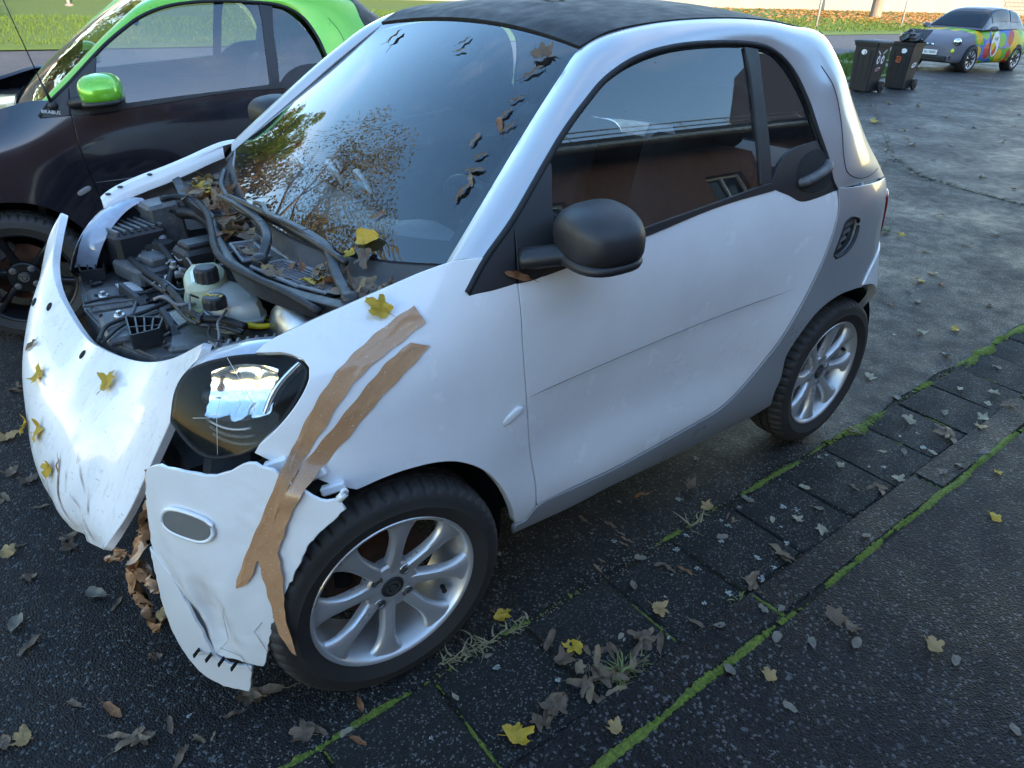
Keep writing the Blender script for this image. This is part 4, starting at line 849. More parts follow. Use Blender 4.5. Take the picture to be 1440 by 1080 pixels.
    # side air vent
    vb=np.array(D['vent']); cx,cz=vb.mean(0); cy=float(f(cx,cz))
    vt=panel('side_vent',SIDE,[tuple(p) for p in vb+(vb-vb.mean(0))*.06],M['dark'],root,lift=-.03,depth=.01); both(vt)
    vv=outline(vb,.01); vP=SIDE.P(vv[:,0],vv[:,1]); b=MB(); b.tube(np.vstack([vP,vP[:1]])-np.array([0,.003,0]),.006,8,cap=False); rg=b.build('vent_frame',M['plastic'],vt)
    for k in range(4):
        t=(k+.7)/4.4; z=.825+t*.105; xm=-1.655-.052*(t-.5)*1.4-.012; y=float(f(xm,z)); b=MB(); b.box((xm,y-.016,z),(.056+.004*k,.006,.012),rot=(.5,.25,0)); b.build('vent_slat',M['plastic2'],vt,smooth=False)
    # liners, underbody, bulkheads
    for x,sg in ((0,1),(0,-1),(-1.873,1),(-1.873,-1)):
        b=MB(); b.lathe([(.0,.50),(.335,.50),(.340,.60),(.340,.745)],30,o=(x,0,.315),axis='Y',a0=R(38 if x==0 else -20),a1=R(200))
        if sg<0: b.V=[(v[0],-v[1],v[2]) for v in b.V]
        b.build('wheel_liner',M['dark'],root)
    b=MB(); b.box((-.94,0,.27),(1.20,1.30,.10),bev=.03); b.box((-.94,0,.30),(2.3,.90,.12),bev=.03); b.build('underbody',M['dark'],root,smooth=False)
    for sg in(1,-1):
        b=MB(); b.box((-.97,.70*sg,.66),(1.20,.03,.62),bev=.01); b.box((-.95,.695*sg,.85),(.7,.06,.06),bev=.02); b.build('door_lining',M['fabric'],root,smooth=False)
    b=MB(); b.box((-1.62,0,.70),(.05,1.36,.70),bev=.01); b.box((-1.85,0,.93),(.45,1.2,.04)); b.build('rear_bulkhead',M['fabric'],root,smooth=False)
    b=MB(); b.box((-.14,0,.66),(.04,1.38,.56),bev=.01); b.build('front_bulkhead',M['dark'],root,smooth=False)
    # dashboard and cabin
    G=[]
    for x,z in ((-.17,.93),(-.24,.955),(-.34,.96),(-.42,.945),(-.46,.90),(-.44,.80),(-.42,.62)):
        G.append([(x-.02*abs(s),.66*s,z+.012*abs(s)+(.04*math.exp(-((s-.52)/.2)**2) if -.42<=x<=-.30 else 0)) for s in np.linspace(-1,1,33)])
    ds=sheet('dashboard',crom_grid(G),M['greyplastic'],root,depth=0,flip=True)
    for xx_,yy in ((-.13,-.52),(-.17,-.36),(-.19,-.20)):
        b=MB(); b.tube(crom([(-.32+xx_,yy-.05,.945),(-.285+xx_,yy-.03,1.005),(-.275+xx_,yy+.01,1.015),(-.295+xx_,yy+.05,.955)],5),.011,8,flat=.6); b.build('vent_trim',M['trim'],ds)  # pale arched strips on the dashboard
    sw=MB(); cs=np.array([-.60,.34,.93]); an=R(28); pts=[]
    for k in range(41):
        a=2*math.pi*k/40; u=.185*math.cos(a); v=.185*math.sin(a); pts.append((cs[0]+v*math.sin(an),cs[1]+u,cs[2]+v*math.cos(an)))
    sw.tube(pts,.016,10,cap=False,up=(1,0,0))
    sw.box(tuple(cs+[.02,0,-.01]),(.05,.16,.13),rot=(0,an,0),bev=.02)
    for a in (0,math.pi,-math.pi/2): sw.tube([tuple(cs+[.015,.06*math.cos(a),.05*math.sin(a)]),(cs[0]+.175*math.sin(a)*math.sin(an),cs[1]+.175*math.cos(a),cs[2]+.175*math.sin(a)*math.cos(an))],.014,8,flat=.6)
    sw.build('steering_wheel',M['plastic'],root)
    for yy in (.36,-.36):
        b=MB(); b.box((-1.12,yy,.52),(.50,.46,.16),rot=(0,-.12,0),bev=.05); b.box((-1.38,yy,.82),(.14,.46,.62),rot=(0,-.22,0),bev=.05); st=b.build('seat',M['fabric'],root)
        b=MB(); b.box((-1.47,yy,1.20),(.10,.27,.20),rot=(0,-.18,0),bev=.04); b.build('headrest',M['fabric'],st)
    b=MB(); b.box((-.72,0,1.33),(.035,.20,.065),rot=(0,.2,0),bev=.015); b.tube([(-.72,0,1.34),(-.69,0,1.375)],.012,8); b.build('rear_view_mirror',M['plastic'],root)
    b=MB(); b.box((-.69,0,1.365),(.09,.16,.03),rot=(0,.62,0),bev=.012); b.build('sensor_pod',M['plastic'],root)
    for k,(x,z) in enumerate(((0,.295),(-1.873,.2965))):
        yo=.724 if k==0 else .704
        st=-.055 if k==0 else 0
        wheel(root,(x,yo,z),st,(.15,1.02)[k],c['wheel']); wheel(root,(x,-yo,z),math.pi+st,.4,c['wheel'])
def crom_grid(G):
    G=np.array(G,float); return np.array([crom(G[:,j],4) for j in range(G.shape[1])]).transpose(1,0,2)
# ---------------------------------------------------------------- the damaged white car
white=empty('damaged_car',(0,0,0)); tag(white,'white and silver two-seat car with smashed taped-up front and exposed engine bay','car')
car_body(white,dict(fender=M['white'],door=M['white'],frame=M['silver'],rail=M['silver'],roof=M['roof'],tail=M['silver'],rear=M['white'],mirror=M['plastic'],marker=M['lens_white'],wheel='alloy'),True)
# bonnet panel, torn off its catches and hanging over the nose
BN=[[(.244,.46,.874),(.278,.31,.785),(.312,.20,.737),(.346,.10,.715),(.382,0,.713),(.398,-.10,.709),(.409,-.22,.739),(.411,-.32,.775),(.396,-.40,.82),(.364,-.46,.877),(.331,-.52,.921)],
[(.295,.445,.778),(.345,.315,.70),(.395,.205,.650),(.435,.105,.625),(.463,.0,.62),(.478,-.10,.625),(.480,-.21,.655),(.470,-.31,.70),(.445,-.40,.755),(.405,-.465,.81),(.375,-.52,.86)],
[(.351,.43,.674),(.415,.320,.59),(.472,.215,.55),(.512,.11,.525),(.537,.0,.515),(.545,-.10,.53),(.540,-.20,.565),(.522,-.30,.625),(.49,-.395,.68),(.445,-.465,.73),(.41,-.52,.78)],
[(.402,.415,.582),(.470,.325,.49),(.522,.22,.455),(.557,.112,.435),(.578,.0,.42),(.582,-.10,.44),(.572,-.20,.48),(.55,-.30,.55),(.515,-.39,.60),(.47,-.46,.64),(.43,-.515,.68)],
[(.457,.395,.482),(.508,.325,.415),(.544,.225,.385),(.570,.115,.365),(.585,.0,.35),(.588,-.10,.37),(.576,-.20,.41),(.55,-.30,.46),(.515,-.39,.51),(.475,-.455,.55),(.44,-.505,.58)],
[(.510,.36,.394),(.522,.315,.352),(.541,.225,.322),(.560,.115,.30),(.572,.0,.285),(.573,-.10,.30),(.562,-.20,.33),(.537,-.30,.37),(.505,-.38,.42),(.47,-.44,.46),(.44,-.49,.49)]]
G=netgrid(BN,7,6)
uu=np.linspace(0,1,G.shape[0])[:,None]; vv=np.linspace(0,1,G.shape[1])[None,:]
# crease and dents near the torn corner
G[...,0]+=-.012*np.exp(-((vv-.14-.10*uu)/.028)**2)*np.clip((uu-.35)/.3,0,1)+.006*np.exp(-((vv-.22-.1*uu)/.05)**2)*np.clip((uu-.35)/.3,0,1)
G[...,0]+=.003*np.sin(vv*31+uu*7)*np.clip((uu-.6)/.4,0,1)
bon=sheet('bonnet',G,M['bonnet'],white,depth=.020,flip=True,rnd=.003)
BON=G
def on_grid(G,u,v,off=.003):
    a,b=G.shape[:2]; x=min(max(u*(a-1),1),a-2.001); y=min(max(v*(b-1),1),b-2.001); i=int(x); j=int(y); p=x-i; q=y-j
    P_=(G[i,j]*(1-p)+G[i+1,j]*p)*(1-q)+(G[i,j+1]*(1-p)+G[i+1,j+1]*p)*q
    n=-np.cross(G[i+1,j]-G[i-1,j],G[i,j+1]-G[i,j-1]); n/=np.linalg.norm(n); return P_+n*off,n
def orient(n,spin=0):
    q=Vector(n).to_track_quat('Z','Y'); return (q@Euler((0,0,spin)).to_quaternion()).to_euler()
for u,v in ((.09,.68),(.06,.45),(.26,.78),(.45,.84)):
    p,n=on_grid(G,u,v,.001); b=MB(); b.ell((0,0,0),(.009,.013,.004),12,6); b.build('catch_hole',M['dark'],bon,loc=p,rot=orient(n))
def scrap(name,u0,v0,u1,v1,w,mat,par,G=BON):
    k=16; g=[]
    for i in range(k):
        t=i/(k-1); p,n=on_grid(G,u0+(u1-u0)*t,v0+(v1-v0)*t,.0025); e=w*(.45+.3*math.sin(t*5+u0*40)+random.uniform(0,.25))*min(1,4*t+.15,4*(1-t)+.15); g.append([tuple(p+np.array([0,-e,0])),tuple(p+np.array([.0005,0,0])),tuple(p+np.array([0,e,0]))])
    b=MB(); b.grid(g); return b.build(name,mat,par)
for a in ((.47,.31,.92,.24,.006),(.46,.23,.60,.20,.003),(.56,.19,.72,.16,.004),(.74,.19,.95,.14,.006),(.50,.27,.62,.25,.002),(.62,.24,.74,.21,.003),(.40,.25,.46,.24,.002)): scrap('tape_scrap',*a,M['tape'],bon)
# left bumper half, cracked and hanging
def dent(P,N,v):
    a,b=v[:,0],v[:,1]
    d=-.026*np.exp(-((a+.01)**2/.006+(b+.16)**2/.010))+.010*np.exp(-((a+.01+.25*(b+.16))/.016)**2)*np.exp(-((b+.13)/.09)**2)+.008*np.exp(-((a-.06)**2/.002+(b+.10)**2/.02))-.008*np.exp(-((a+.11)**2/.0015+(b+.02)**2/.03))+.0025*np.sin(a*60+b*25)*np.exp(-((a)**2/.02+(b+.17)**2/.015))
    from mathutils import noise as mn
    zone=np.exp(-((a)**2/.02+(b+.14)**2/.03)); zt=np.exp(-((a-.16)**2/.006+(b-.12)**2/.02))
    cr=np.array([abs(mn.noise(Vector((p[0]*17,p[1]*17,p[2]*17))))+.5*abs(mn.noise(Vector((p[0]*41,p[1]*41,p[2]*41)))) for p in P])
    return P+N*(d-.006*cr*zone-.006*cr*zt)[:,None]
bmp=panel('front_bumper',BUMP,D['bumper'],M['bonnet2'],white,step=.010,depth=.007,deform=dent,corner=45,jag=.0012)
lip=panel('bumper_lip',BUMP,D['bumper_lip'],M['bonnet2'],bmp,step=.012,depth=.007,lift=-.006,corner=45,jag=.001)
fq=np.array(D['fog']); fc=fq.mean(0)
fo=panel('bumper_lamp',BUMP,[tuple(p) for p in fc+(fq-fc)*.90],M['foglens'],bmp,step=.008,ostep=.006,lift=.007,depth=.012)
fv=outline(fq,.008); fP=BUMP.P(fv[:,0],fv[:,1])+BUMP.n*.004; b=MB(); b.tube(np.vstack([fP,fP[:1]]),.0048,8,cap=False); b.build('lamp_bezel',M['white'],bmp)
def bpt(a,b,o=0): return BUMP.P(np.array(a),np.array(b))+BUMP.n*o
lo=np.array(D['bumper']); 
# torn fixing tab, slots and cracks
tp=np.array(D['bumper'][12]); t0=bpt(*tp); b=MB(); b.tube([t0+np.array([-.004,0,.0]),t0+np.array([-.016,.004,.012])],.008,10); b.lathe([(.003,0),(.008,0),(.008,.006),(.003,.006)],12,o=tuple(t0+np.array([-.014,.002,.016])),axis='Y'); b.build('fixing_tab',M['white'],bmp)
for k in range(4):
    i=19; pa=np.array(D['bumper'][20]); pb=np.array(D['bumper'][22]); q=pb+(pa-pb)*(k+.4)/4; p=bpt(q[0],q[1]+.0-.014,.003); b=MB(); b.box((0,0,0),(.004,.024,.012),rot=(0,0,-.92),bev=.002); b.build('clip_slot',M['dark'],bmp,loc=p)
def crack(pts,par,w=.0008,mat='plastic2'):
    b=MB(); b.tube([bpt(x,y,.0012) for x,y in pts],w,5); b.build('crack',M[mat],par)
crack([(.07,-.02),(.05,-.10),(.055,-.17),(.02,-.22),(-.03,-.24)],bmp,.0005,'steel'); crack([(.03,-.20),(.08,-.21),(.10,-.25)],bmp,.0006,'greyplastic'); crack([(.14,-.10),(.12,-.13),(.135,-.16),(.15,-.19)],bmp,.0006)
# white inner bracket at the split between wing and bumper
b=MB()
for p,d,r_ in (((.215,.735,.712),(.05,.02,.03),.3),((.165,.765,.685),(.07,.02,.02),.4),((.13,.79,.655),(.05,.02,.02),.3)): b.box(p,d,rot=(.2,r_,-.5),bev=.004)
b.build('wing_bracket',M['white'],white,smooth=False)
b=MB(); b.box((.16,.66,.63),(.14,.05,.08),rot=(0,.2,-.5),bev=.01); b.box((.20,.40,.50),(.12,.50,.26),rot=(0,0,-.35),bev=.02); b.box((.12,.62,.42),(.16,.10,.30),rot=(0,0,-.5),bev=.01); b.build('crash_structure',M['dark'],white,smooth=False)
# head lamps
lp=[tuple(p) for p in D['lamp']]
def lamp(root,mir):
    P=LAMP; o=np.array(lp); c=o.mean(0)
    oo=outline(lp,.012)
    # housing bowl
    v,F=triang(oo,.02); d=np.clip(seg_dist(oo,v)/.05,0,1); base=P.P(v[:,0],v[:,1]); B_=base-P.n*(.010+.085*(1-(1-d)**2))[:,None]
    b=MB(); b.add(B_,F); b.m=0; hs=b.build('head_lamp',M['lampbowl'],root)
    ln=panel('lens',P,lp,M['clear'],hs,step=.02,depth=.03,lift=.002)
    rim_=P.P(oo[:,0],oo[:,1])-P.n*.004; b=MB(); b.tube(np.vstack([rim_,rim_[:1]]),.005,8,cap=False); b.build('lens_rim',M['rubber'],hs)
    # clear flange of the lens that folds back over the top
    pf=crom(np.array([lp[i] for i in (12,13,14,15,16,17,18,0)]),5); g=[]
    for p in pf:
        q=P.P(np.array(p[0]),np.array(p[1])); g.append([q+P.n*.003,q+np.array([-.012,-.008,.009]),q+np.array([-.032,-.022,.012]),q+np.array([-.052,-.035,.010]),q+np.array([-.060,-.040,.000])])
    b=MB(); b.grid(g); b.build('lens_flange',M['milky'],hs)
    # bright reflector: curved trough with bulb cover
    g=[]
    for i in range(15):
        t=-1+2*i/14; row=[]
        for j in range(11):
            s=-1+2*j/10; a=.018+.070*t; bb=.046+.058*s*(1-.22*t*t)+.014*t; row.append(P.P(np.array(a),np.array(bb))-P.n*(.014+.024*(1-.6*t*t)*(1-.9*s*s)+.0022*math.sin(s*13)+.0015*math.sin(t*9)))
        g.append(row)
    b=MB(); b.grid(g); b.build('reflector',M['mirrorchrome'],hs)
    g=[]
    for i in range(11):
        t=i/10; a=.076+.050*t-.010*math.sin(3.14*t); bb=.015+.115*t; row=[]
        for j in range(5): s=-1+j*.5; row.append(P.P(np.array(a+.009*s),np.array(bb-.006*s))-P.n*(.016+.012*s*s))
        g.append(row)
    b=MB(); b.grid(g); b.build('light_guide',M['chrome'],hs)
    for k in range(3):
        a=.0; bb=-.030-.013*k; b=MB(); b.tube([P.P(np.array(a-.05+.01*k+.1*i/8),np.array(bb+.010*((i/8-.5)**2)*4))-P.n*(.022-.002*k) for i in range(9)],.003,6); b.build('light_bar',M['plastic2' if k else 'steel'],hs)
    b=MB(); b.lathe([(.014,.0),(.016,.012),(.011,.020),(0,.022)],20); b.build('bulb_cover',M['plastic'],hs,loc=P.P(np.array(c[0]-.095),np.array(c[1]-.01))-P.n*.05,rot=orient(P.n))
    return hs
hl=lamp(white,False)
hr=hl.copy(); COL.objects.link(hr); hr.scale=(1,-1,1); hr.parent=white
for ch in hl.children:
    q=ch.copy(); COL.objects.link(q); q.parent=hr
# crack lines in the left lens
for pts in ([(-.010,.112),(.028,.074),(.060,.037),(.068,.02)],[(.0,.072),(-.009,.02),(-.011,-.001),(-.001,-.081)],[(-.066,-.019),(-.03,-.012),(-.011,-.001)]):
    b=MB(); b.tube([LAMP.P(np.array(x),np.array(y))+LAMP.n*.0028 for x,y in pts],.0005,5); b.build('lens_crack',M['whitesticker'],hl)
# brown tape
def ribbon(name,pairs,label,sub=9):
    Lp=crom([p[0] for p in pairs],sub); Rp=crom([p[1] for p in pairs],sub); G=[]
    ctr=np.array([-.3,0,.4]); ph=random.uniform(0,6)
    for i in range(len(Lp)):
        c=Rp[i]-Lp[i]; t=Lp[min(i+1,len(Lp)-1)]-Lp[max(0,i-1)]; n=np.cross(t,c); n/=np.linalg.norm(n)+1e-9
        if n@(Lp[i]-ctr)<0: n=-n
        row=[]
        for j in range(11):
            u=j/10; wv=.00012*random.random()+.0003*math.sin(u*7+.6*math.sin(i*.13))+.0007*max(0,math.sin(i*.31+u*2.5))**6+.0006*max(0,math.sin(i*.17-u*5+2))**8; row.append(Lp[i]+c*(-.06+1.12*u+.035*math.sin(i*.9+ph)*(1 if j in(0,10) else 0))+n*(.0006+abs(wv)))
        G.append(row)
    o=sheet(name,G,M['tape'],white,depth=0); o['label']=label; return o
ribbon('tape_strip',E['tapeA'],'upper strip of brown tape from wing to bumper')
ribbon('tape_strip',E['tapeB'],'lower wider strip of brown tape reaching the wheel arch')
# torn bundle of tape hanging between bonnet and bumper
def bundle(path,w,name='tape_bundle'):
    Pp=crom(path,7); G=[]
    for i,p in enumerate(Pp):
        a=i*.24; ww=w*(1-.75*(i/len(Pp))**2); row=[]
        for j in range(8):
            s=-1+2*j/7; row.append(p+np.array([.012*math.sin(j*2.1+i*.7)+.3*ww*math.sin(a)*s, ww*s*math.cos(a*.6), .008*math.sin(j*1.7+i*1.3)+ww*.4*s*math.sin(a*.8)]))
        G.append(row)
    return sheet(name,G,M['tape'],white,depth=0)
t_=bundle([(.40,.50,.62),(.425,.49,.53),(.45,.47,.45),(.475,.44,.385),(.485,.43,.31),(.475,.44,.22),(.468,.45,.165)],.040); t_['label']='crumpled brown tape hanging from the bonnet corner'
bundle([(.475,.46,.40),(.465,.48,.37),(.455,.52,.345)],.03); bundle([(.49,.42,.40),(.505,.39,.37),(.515,.37,.36)],.022)
# ------------------------------------------------ engine bay
def eng(name,b,mat,par=None,smooth=False,**k): return b.build(name,M[mat],par or white,smooth=smooth,**k)
def xyz(k): return [Vector(p) for p in E[k]]
b=MB(); tr=[(p.x,p.y) for p in xyz('tray')]; tr[1]=(.335,-.50);tr[2]=(.25,-.545);tr[3]=(.15,-.53); tr[0]=(.365,-.26); tr[10]=(.285,.165); tr[11]=(.345,.0); tr[9]=(.175,.218); b.prism(tr[::-1],.60,.716,1.0); b.prism([( .21+(x-.21)*.965,-.17+(y+.17)*.965) for x,y in tr[::-1]],.716,.722,.995); tray=eng('battery_cover',b,'plastic2')
b=MB(); b.box((.08,-.1,.50),(.48,1.10,.16)); eng('bay_floor',b,'dark')
b=MB(); b.box((-.02,-.25,.70),(.20,.70,.20),bev=.03); b.box((.0,.35,.66),(.20,.45,.20),bev=.03); eng('bulkhead_cover',b,'dark')
# raised panels on the cover
for (x,y,dx,dy,rz) in ((.27,-.28,.15,.16,-.1),(.28,-.07,.15,.20,-.08),(.16,.10,.15,.15,-.3),(.13,-.10,.10,.22,-.3),(.10,-.38,.14,.10,.1)):
    b=MB(); b.box((0,0,0),(dx,dy,.022),bev=.008); eng('cover_panel',b,'plastic2',tray,loc=(x,y,.726),rot=(0,0,rz))
for p in xyz('bolts'):
    b=MB(); b.lathe([(0,.020),(.006,.020),(.007,.018),(.007,.010)],6); b.lathe([(.0,.010),(.013,.010),(.0145,.007),(.0145,.0)],18); eng('cover_bolt',b,'steel',tray,loc=(p.x,p.y,.738))
for k in('label1','label2'):
    pts=[p+Vector((0,0,.0125)) for p in xyz(k)]; o=flat_poly('sticker',pts,M['label'],tray,thick=.001)
def clipbox(pts,nx,h,z=.735):
    p=[Vector(q) for q in pts]; b=MB()
    def at(u,v): return (p[0]*(1-u)+p[1]*u)*(1-v)+(p[3]*(1-u)+p[2]*u)*v
    for i in range(nx+1): a,c=at(i/nx,0),at(i/nx,1); m=(a+c)/2; b.box((m.x,m.y,z+h/2),(.004,(a-c).length,h),rot=(0,0,math.atan2((c-a).y,(c-a).x)-math.pi/2))
    for v in(0,.5,1): a,c=at(0,v),at(1,v); m=(a+c)/2; b.box((m.x,m.y,z+h/2-(.005 if v==.5 else 0)),((a-c).length,.004,h),rot=(0,0,math.atan2((c-a).y,(c-a).x)))
    return eng('grille_clip',b,'plastic',tray)
clipbox(E['clipA'],3,.034); clipbox(E['clipB'],4,.040)
for k,h in(('finA',.035),('finB',.04),('finC',.03)):
    a,c=xyz(k); m=(a+c)/2; d=c-a; b=MB(); L_=d.length; b.add([(-L_/2,-.012,0),(L_/2,-.012,0),(L_/2,.012,0),(-L_/2,.012,0),(-L_/2,-.006,h),(-L_/2,.006,h),(L_/4,-.006,h*.45),(L_/4,.006,h*.45)],[(0,1,6,4),(3,5,7,2),(0,4,5,3),(1,2,7,6),(4,6,7,5)]); eng('cover_fin',b,'plastic',tray,loc=(m.x,m.y,.736),rot=(0,0,math.atan2(d.y,d.x)))
def pipe(name,key,r,mat='rubber',dz=0,sub=6):
    b=MB(); b.tube(crom([tuple(p+Vector((0,0,dz))) for p in xyz(key)],sub),r,10); return eng(name,b,mat,smooth=True)
pipe('hose','hoseA',.0095); pipe('cable','cableB',.0055,dz=.010); pipe('cable','cableC',.004,dz=.012); pipe('cable','cableD',.0042,dz=.010)
pipe('hose','hoseB',.011); pipe('hose','hoseC',.009); pipe('hose','hoseD',.008)
b=MB(); A_=[p+Vector((.012,.006,-.012)) for p in xyz('hoseA')]; b.tube(crom([tuple(p) for p in A_],6),.006,8); eng('cable',b,'plastic',smooth=True)
for t in (2,4):
    p=xyz('hoseA')[t]; b=MB(); b.lathe([(.012,-.006),(.0155,-.006),(.0155,.006),(.012,.006)],14,axis='X'); eng('cable_clip',b,'plastic',loc=p+Vector((.005,.003,-.004)),rot=(0,0,-.8))
# bulkhead seal: thick rubber hose
b=MB(); b.tube(crom(E['seal'],7),.0088,14); eng('bulkhead_seal',b,'rubber',smooth=True)
# coolant tank
def tank(name,key,z0,z1,mat,taper=.86):
    pts=outline(np.array([(p.x,p.y) for p in xyz(key)]),.012,58); b=MB(); c=pts.mean(0)
    lv=[(z0,.82),(z0+.012,.95),(z0+(z1-z0)*.46,.97),(z0+(z1-z0)*.47,1.05),(z0+(z1-z0)*.54,1.05),(z0+(z1-z0)*.55,.97),(z1-.014,.93),(z1-.004,.84),(z1,.6)]
    G=[[(c[0]+(p[0]-c[0])*s,c[1]+(p[1]-c[1])*s,z) for p in np.vstack([pts,pts[:1]])] for z,s in lv]; b.grid(G); b.add([G[-1][i] for i in range(len(pts))],[tuple(range(len(pts)))])
    return b.build(name,M[mat],white,angle=38)
def screw_cap(p,r,h,par):
    b=MB(); n=48; prof=[(0,h+.004),(r*.80,h+.004),(r*.93,h),(r,h-.006),(r,0)]
    V=[];F=[]
    for j in range(n):
        q=2*math.pi*j/n; k=1 if (j//2)%2 else .955
        for i,(rr,z) in enumerate(prof): V.append((rr*(k if i>=3 else 1)*math.cos(q),rr*(k if i>=3 else 1)*math.sin(q),z))
    m=len(prof)
    for j in range(n):
        for i in range(m-1): F.append((j*m+i,j*m+i+1,((j+1)%n)*m+i+1,((j+1)%n)*m+i))
    b.add(V,F); return eng('cap',b,'plastic',par,smooth=False,loc=p)
t1=tank('coolant_tank','res1',.70,.835,'fluidtank'); c1=E['cap1'][0]; screw_cap((c1[0],c1[1],.832),.031,.036,t1)
pts=outline(np.array([(p.x,p.y) for p in xyz('res1')]),.02,170); c=pts.mean(0); b=MB(); b.prism([tuple(c+(p-c)*1.012) for p in pts],.712,.772); eng('coolant_fluid',b,'coolant',t1,smooth=False)
t2=tank('brake_fluid_tank','res2',.735,.82,'fluidtank2'); c2=E['cap2'][0]; cp=screw_cap((c2[0],c2[1],.822),.029,.026,t2)
b=MB(); b.lathe([(.014,0),(.014,.0012),(.023,.0012),(.023,0)],24); eng('cap_print',b,'whitesticker',t2,loc=(c2[0],c2[1],.8525)) if False else None
tm=text_mesh('DOT 4',.016,.0006); link('cap_lettering',tm,M['yellow'],t2,(c2[0],c2[1],.8527),(0,0,2.3))
# brake booster drum, yellow ring, ribbed box
b=MB(); b.lathe([(0,.045),(.05,.04),(.085,.02),(.105,-.01),(.108,-.04),(.104,-.07)],40,axis='X'); eng('brake_booster',b,'steel',smooth=True,loc=(-.02,.27,.745),rot=(0,0,.1))
yp=E['yellow'][0]; b=MB(); b.tube([(yp[0]+.035*math.cos(t*.21),yp[1]+.03*math.sin(t*.21),yp[2]+.012*math.cos(t*.1)) for t in range(31)],.0075,8,cap=False); b.tube([(yp[0]+.03,yp[1],yp[2]),(yp[0]+.04,yp[1]+.02,yp[2]-.06)],.006,8); eng('dipstick_ring',b,'yellow',smooth=True)
vb=E['ventbox']; vc=np.mean(np.array(vb),0); b=MB(); b.box((0,0,0),(.15,.11,.07),bev=.008); vbx=eng('lamp_vent_box',b,'plastic',loc=(.145,.46,.80),rot=(0,.1,-.5))
for k in range(6): b=MB(); b.box((-.05+.02*k,0,.039),(.008,.09,.014),bev=.002); eng('rib',b,'plastic2',vbx)
for x,y,rz in((.30,-.42,.2),(.33,-.15,.1),(.24,.12,-.4),(.20,-.20,.3),(.12,.16,.8),(.27,-.02,.1),(.31,-.30,.2)):
    b=MB(); b.box((0,0,.006),(.034,.016,.012),bev=.003); b.box((.012,0,.014),(.008,.012,.012),bev=.002); eng('cover_catch',b,'plastic',tray,loc=(x,y,.724),rot=(0,0,rz))
for x,y,L_,rz in((.25,-.17,.20,1.2),(.19,.04,.16,.6),(.30,-.22,.14,-.2),(.15,-.28,.16,.5)):
    b=MB(); b.box((0,0,.004),(L_,.008,.008),bev=.002); eng('cover_rib',b,'plastic2',tray,loc=(x,y,.735),rot=(0,0,rz))
# right side boxes
ab=MB(); ab.box((0,0,0),(.16,.13,.12),bev=.012); abx=eng('air_filter_box',ab,'plastic',loc=(.16,-.50,.80),rot=(0,0,.25))
for k in range(7): b=MB(); b.box((-.066+.022*k,0,.064),(.010,.12,.012),bev=.002); eng('rib',b,'plastic2',abx)
b=MB(); b.box((0,0,0),(.12,.17,.05),bev=.008); b.box((-.02,.03,.035),(.07,.08,.03),bev=.006); b.box((-.035,-.05,.03),(.03,.03,.02),bev=.004); eng('fuse_box',b,'plastic2',loc=(.165,-.375,.762),rot=(0,0,.25))
b=MB(); b.box((0,0,0),(.13,.10,.09),bev=.012); b.box((0,0,.05),(.10,.07,.02),bev=.006); eng('relay_box',b,'plastic',loc=(.03,-.27,.80),rot=(0,0,.15))
b=MB(); b.box((.0,0,0),(.09,.14,.10),bev=.012); b.lathe([(.0,.07),(.03,.07),(.034,.05)],18); eng('pump_housing',b,'dark',loc=(.10,-.40,.76),rot=(0,0,.1))
s0,s1=xyz('strut'); b=MB(); b.tube([s0,s0+(s1-s0)*.45],.013,12); b.tube([s0+(s1-s0)*.45,s1],.008,12); b.lathe([(0,.012),(.009,.012),(.011,0)],8,o=tuple(s0)); eng('strut',b,'greyplastic',smooth=True)
b=MB(); b.tube(crom([(.05,-.50,.90),(.02,-.50,.885),(-.03,-.47,.88),(-.05,-.40,.86),(-.04,-.33,.84)],6),.021,14); eng('intake_duct',b,'plastic',smooth=True)
b=MB(); b.box((0,0,0),(.10,.10,.16),bev=.01); eng('hinge_tower',b,'plastic2',loc=(.055,-.53,.84),rot=(0,.1,.1))
b=MB(); b.box((-.08,.0,.80),(.02,1.05,.22),bev=.004); eng('body_bulkhead',b,'whitedirty')
random.seed(21)
for k in range(70):
    x=random.uniform(-.02,.16); y=random.uniform(-.53,.06) if k%4 else random.uniform(.15,.42); z=random.uniform(.71,.815); pts=[(x,y,z)]
    a=random.uniform(0,6.28)
    for q in range(4): a+=random.uniform(-.9,.9); pts.append((pts[-1][0]+.04*math.cos(a)*.6,pts[-1][1]+.045*math.sin(a),pts[-1][2]+random.uniform(-.02,.02)))
    b=MB(); b.tube(crom(pts,5),random.choice((.0022,.003,.0035,.0045,.006)),7); eng('cable',b,random.choice(('rubber','plastic','plastic2','greyplastic')),smooth=True)
for k in range(34):
    b=MB(); b.box((0,0,0),(random.uniform(.015,.035),random.uniform(.015,.04),random.uniform(.015,.035)),bev=.003); b.box((0,0,.014),(.009,.014,.014),bev=.002); b.tube([(0,0,.0),(.01,.01,-.03)],.004,6); eng('connector',b,random.choice(('plastic','plastic2','greyplastic','plastic')),loc=(random.uniform(-.02,.13),random.uniform(-.50,-.12),random.uniform(.74,.81)),rot=(random.uniform(-.4,.4),random.uniform(-.4,.4),random.uniform(0,3)))
for k in range(9):
    p=random.choice(('hoseA','hoseB','hoseC','hoseD')); q=xyz(p); j=random.randrange(1,len(q)-1); b=MB(); b.lathe([(.0105,-.004),(.0125,-.004),(.0125,.004),(.0105,.004)],14); b.box((.014,0,0),(.006,.006,.010)); b.build('hose_clamp',M['steel'],white,loc=q[j],rot=(q[j+1]-q[j-1]).to_track_quat('Z','Y').to_euler())
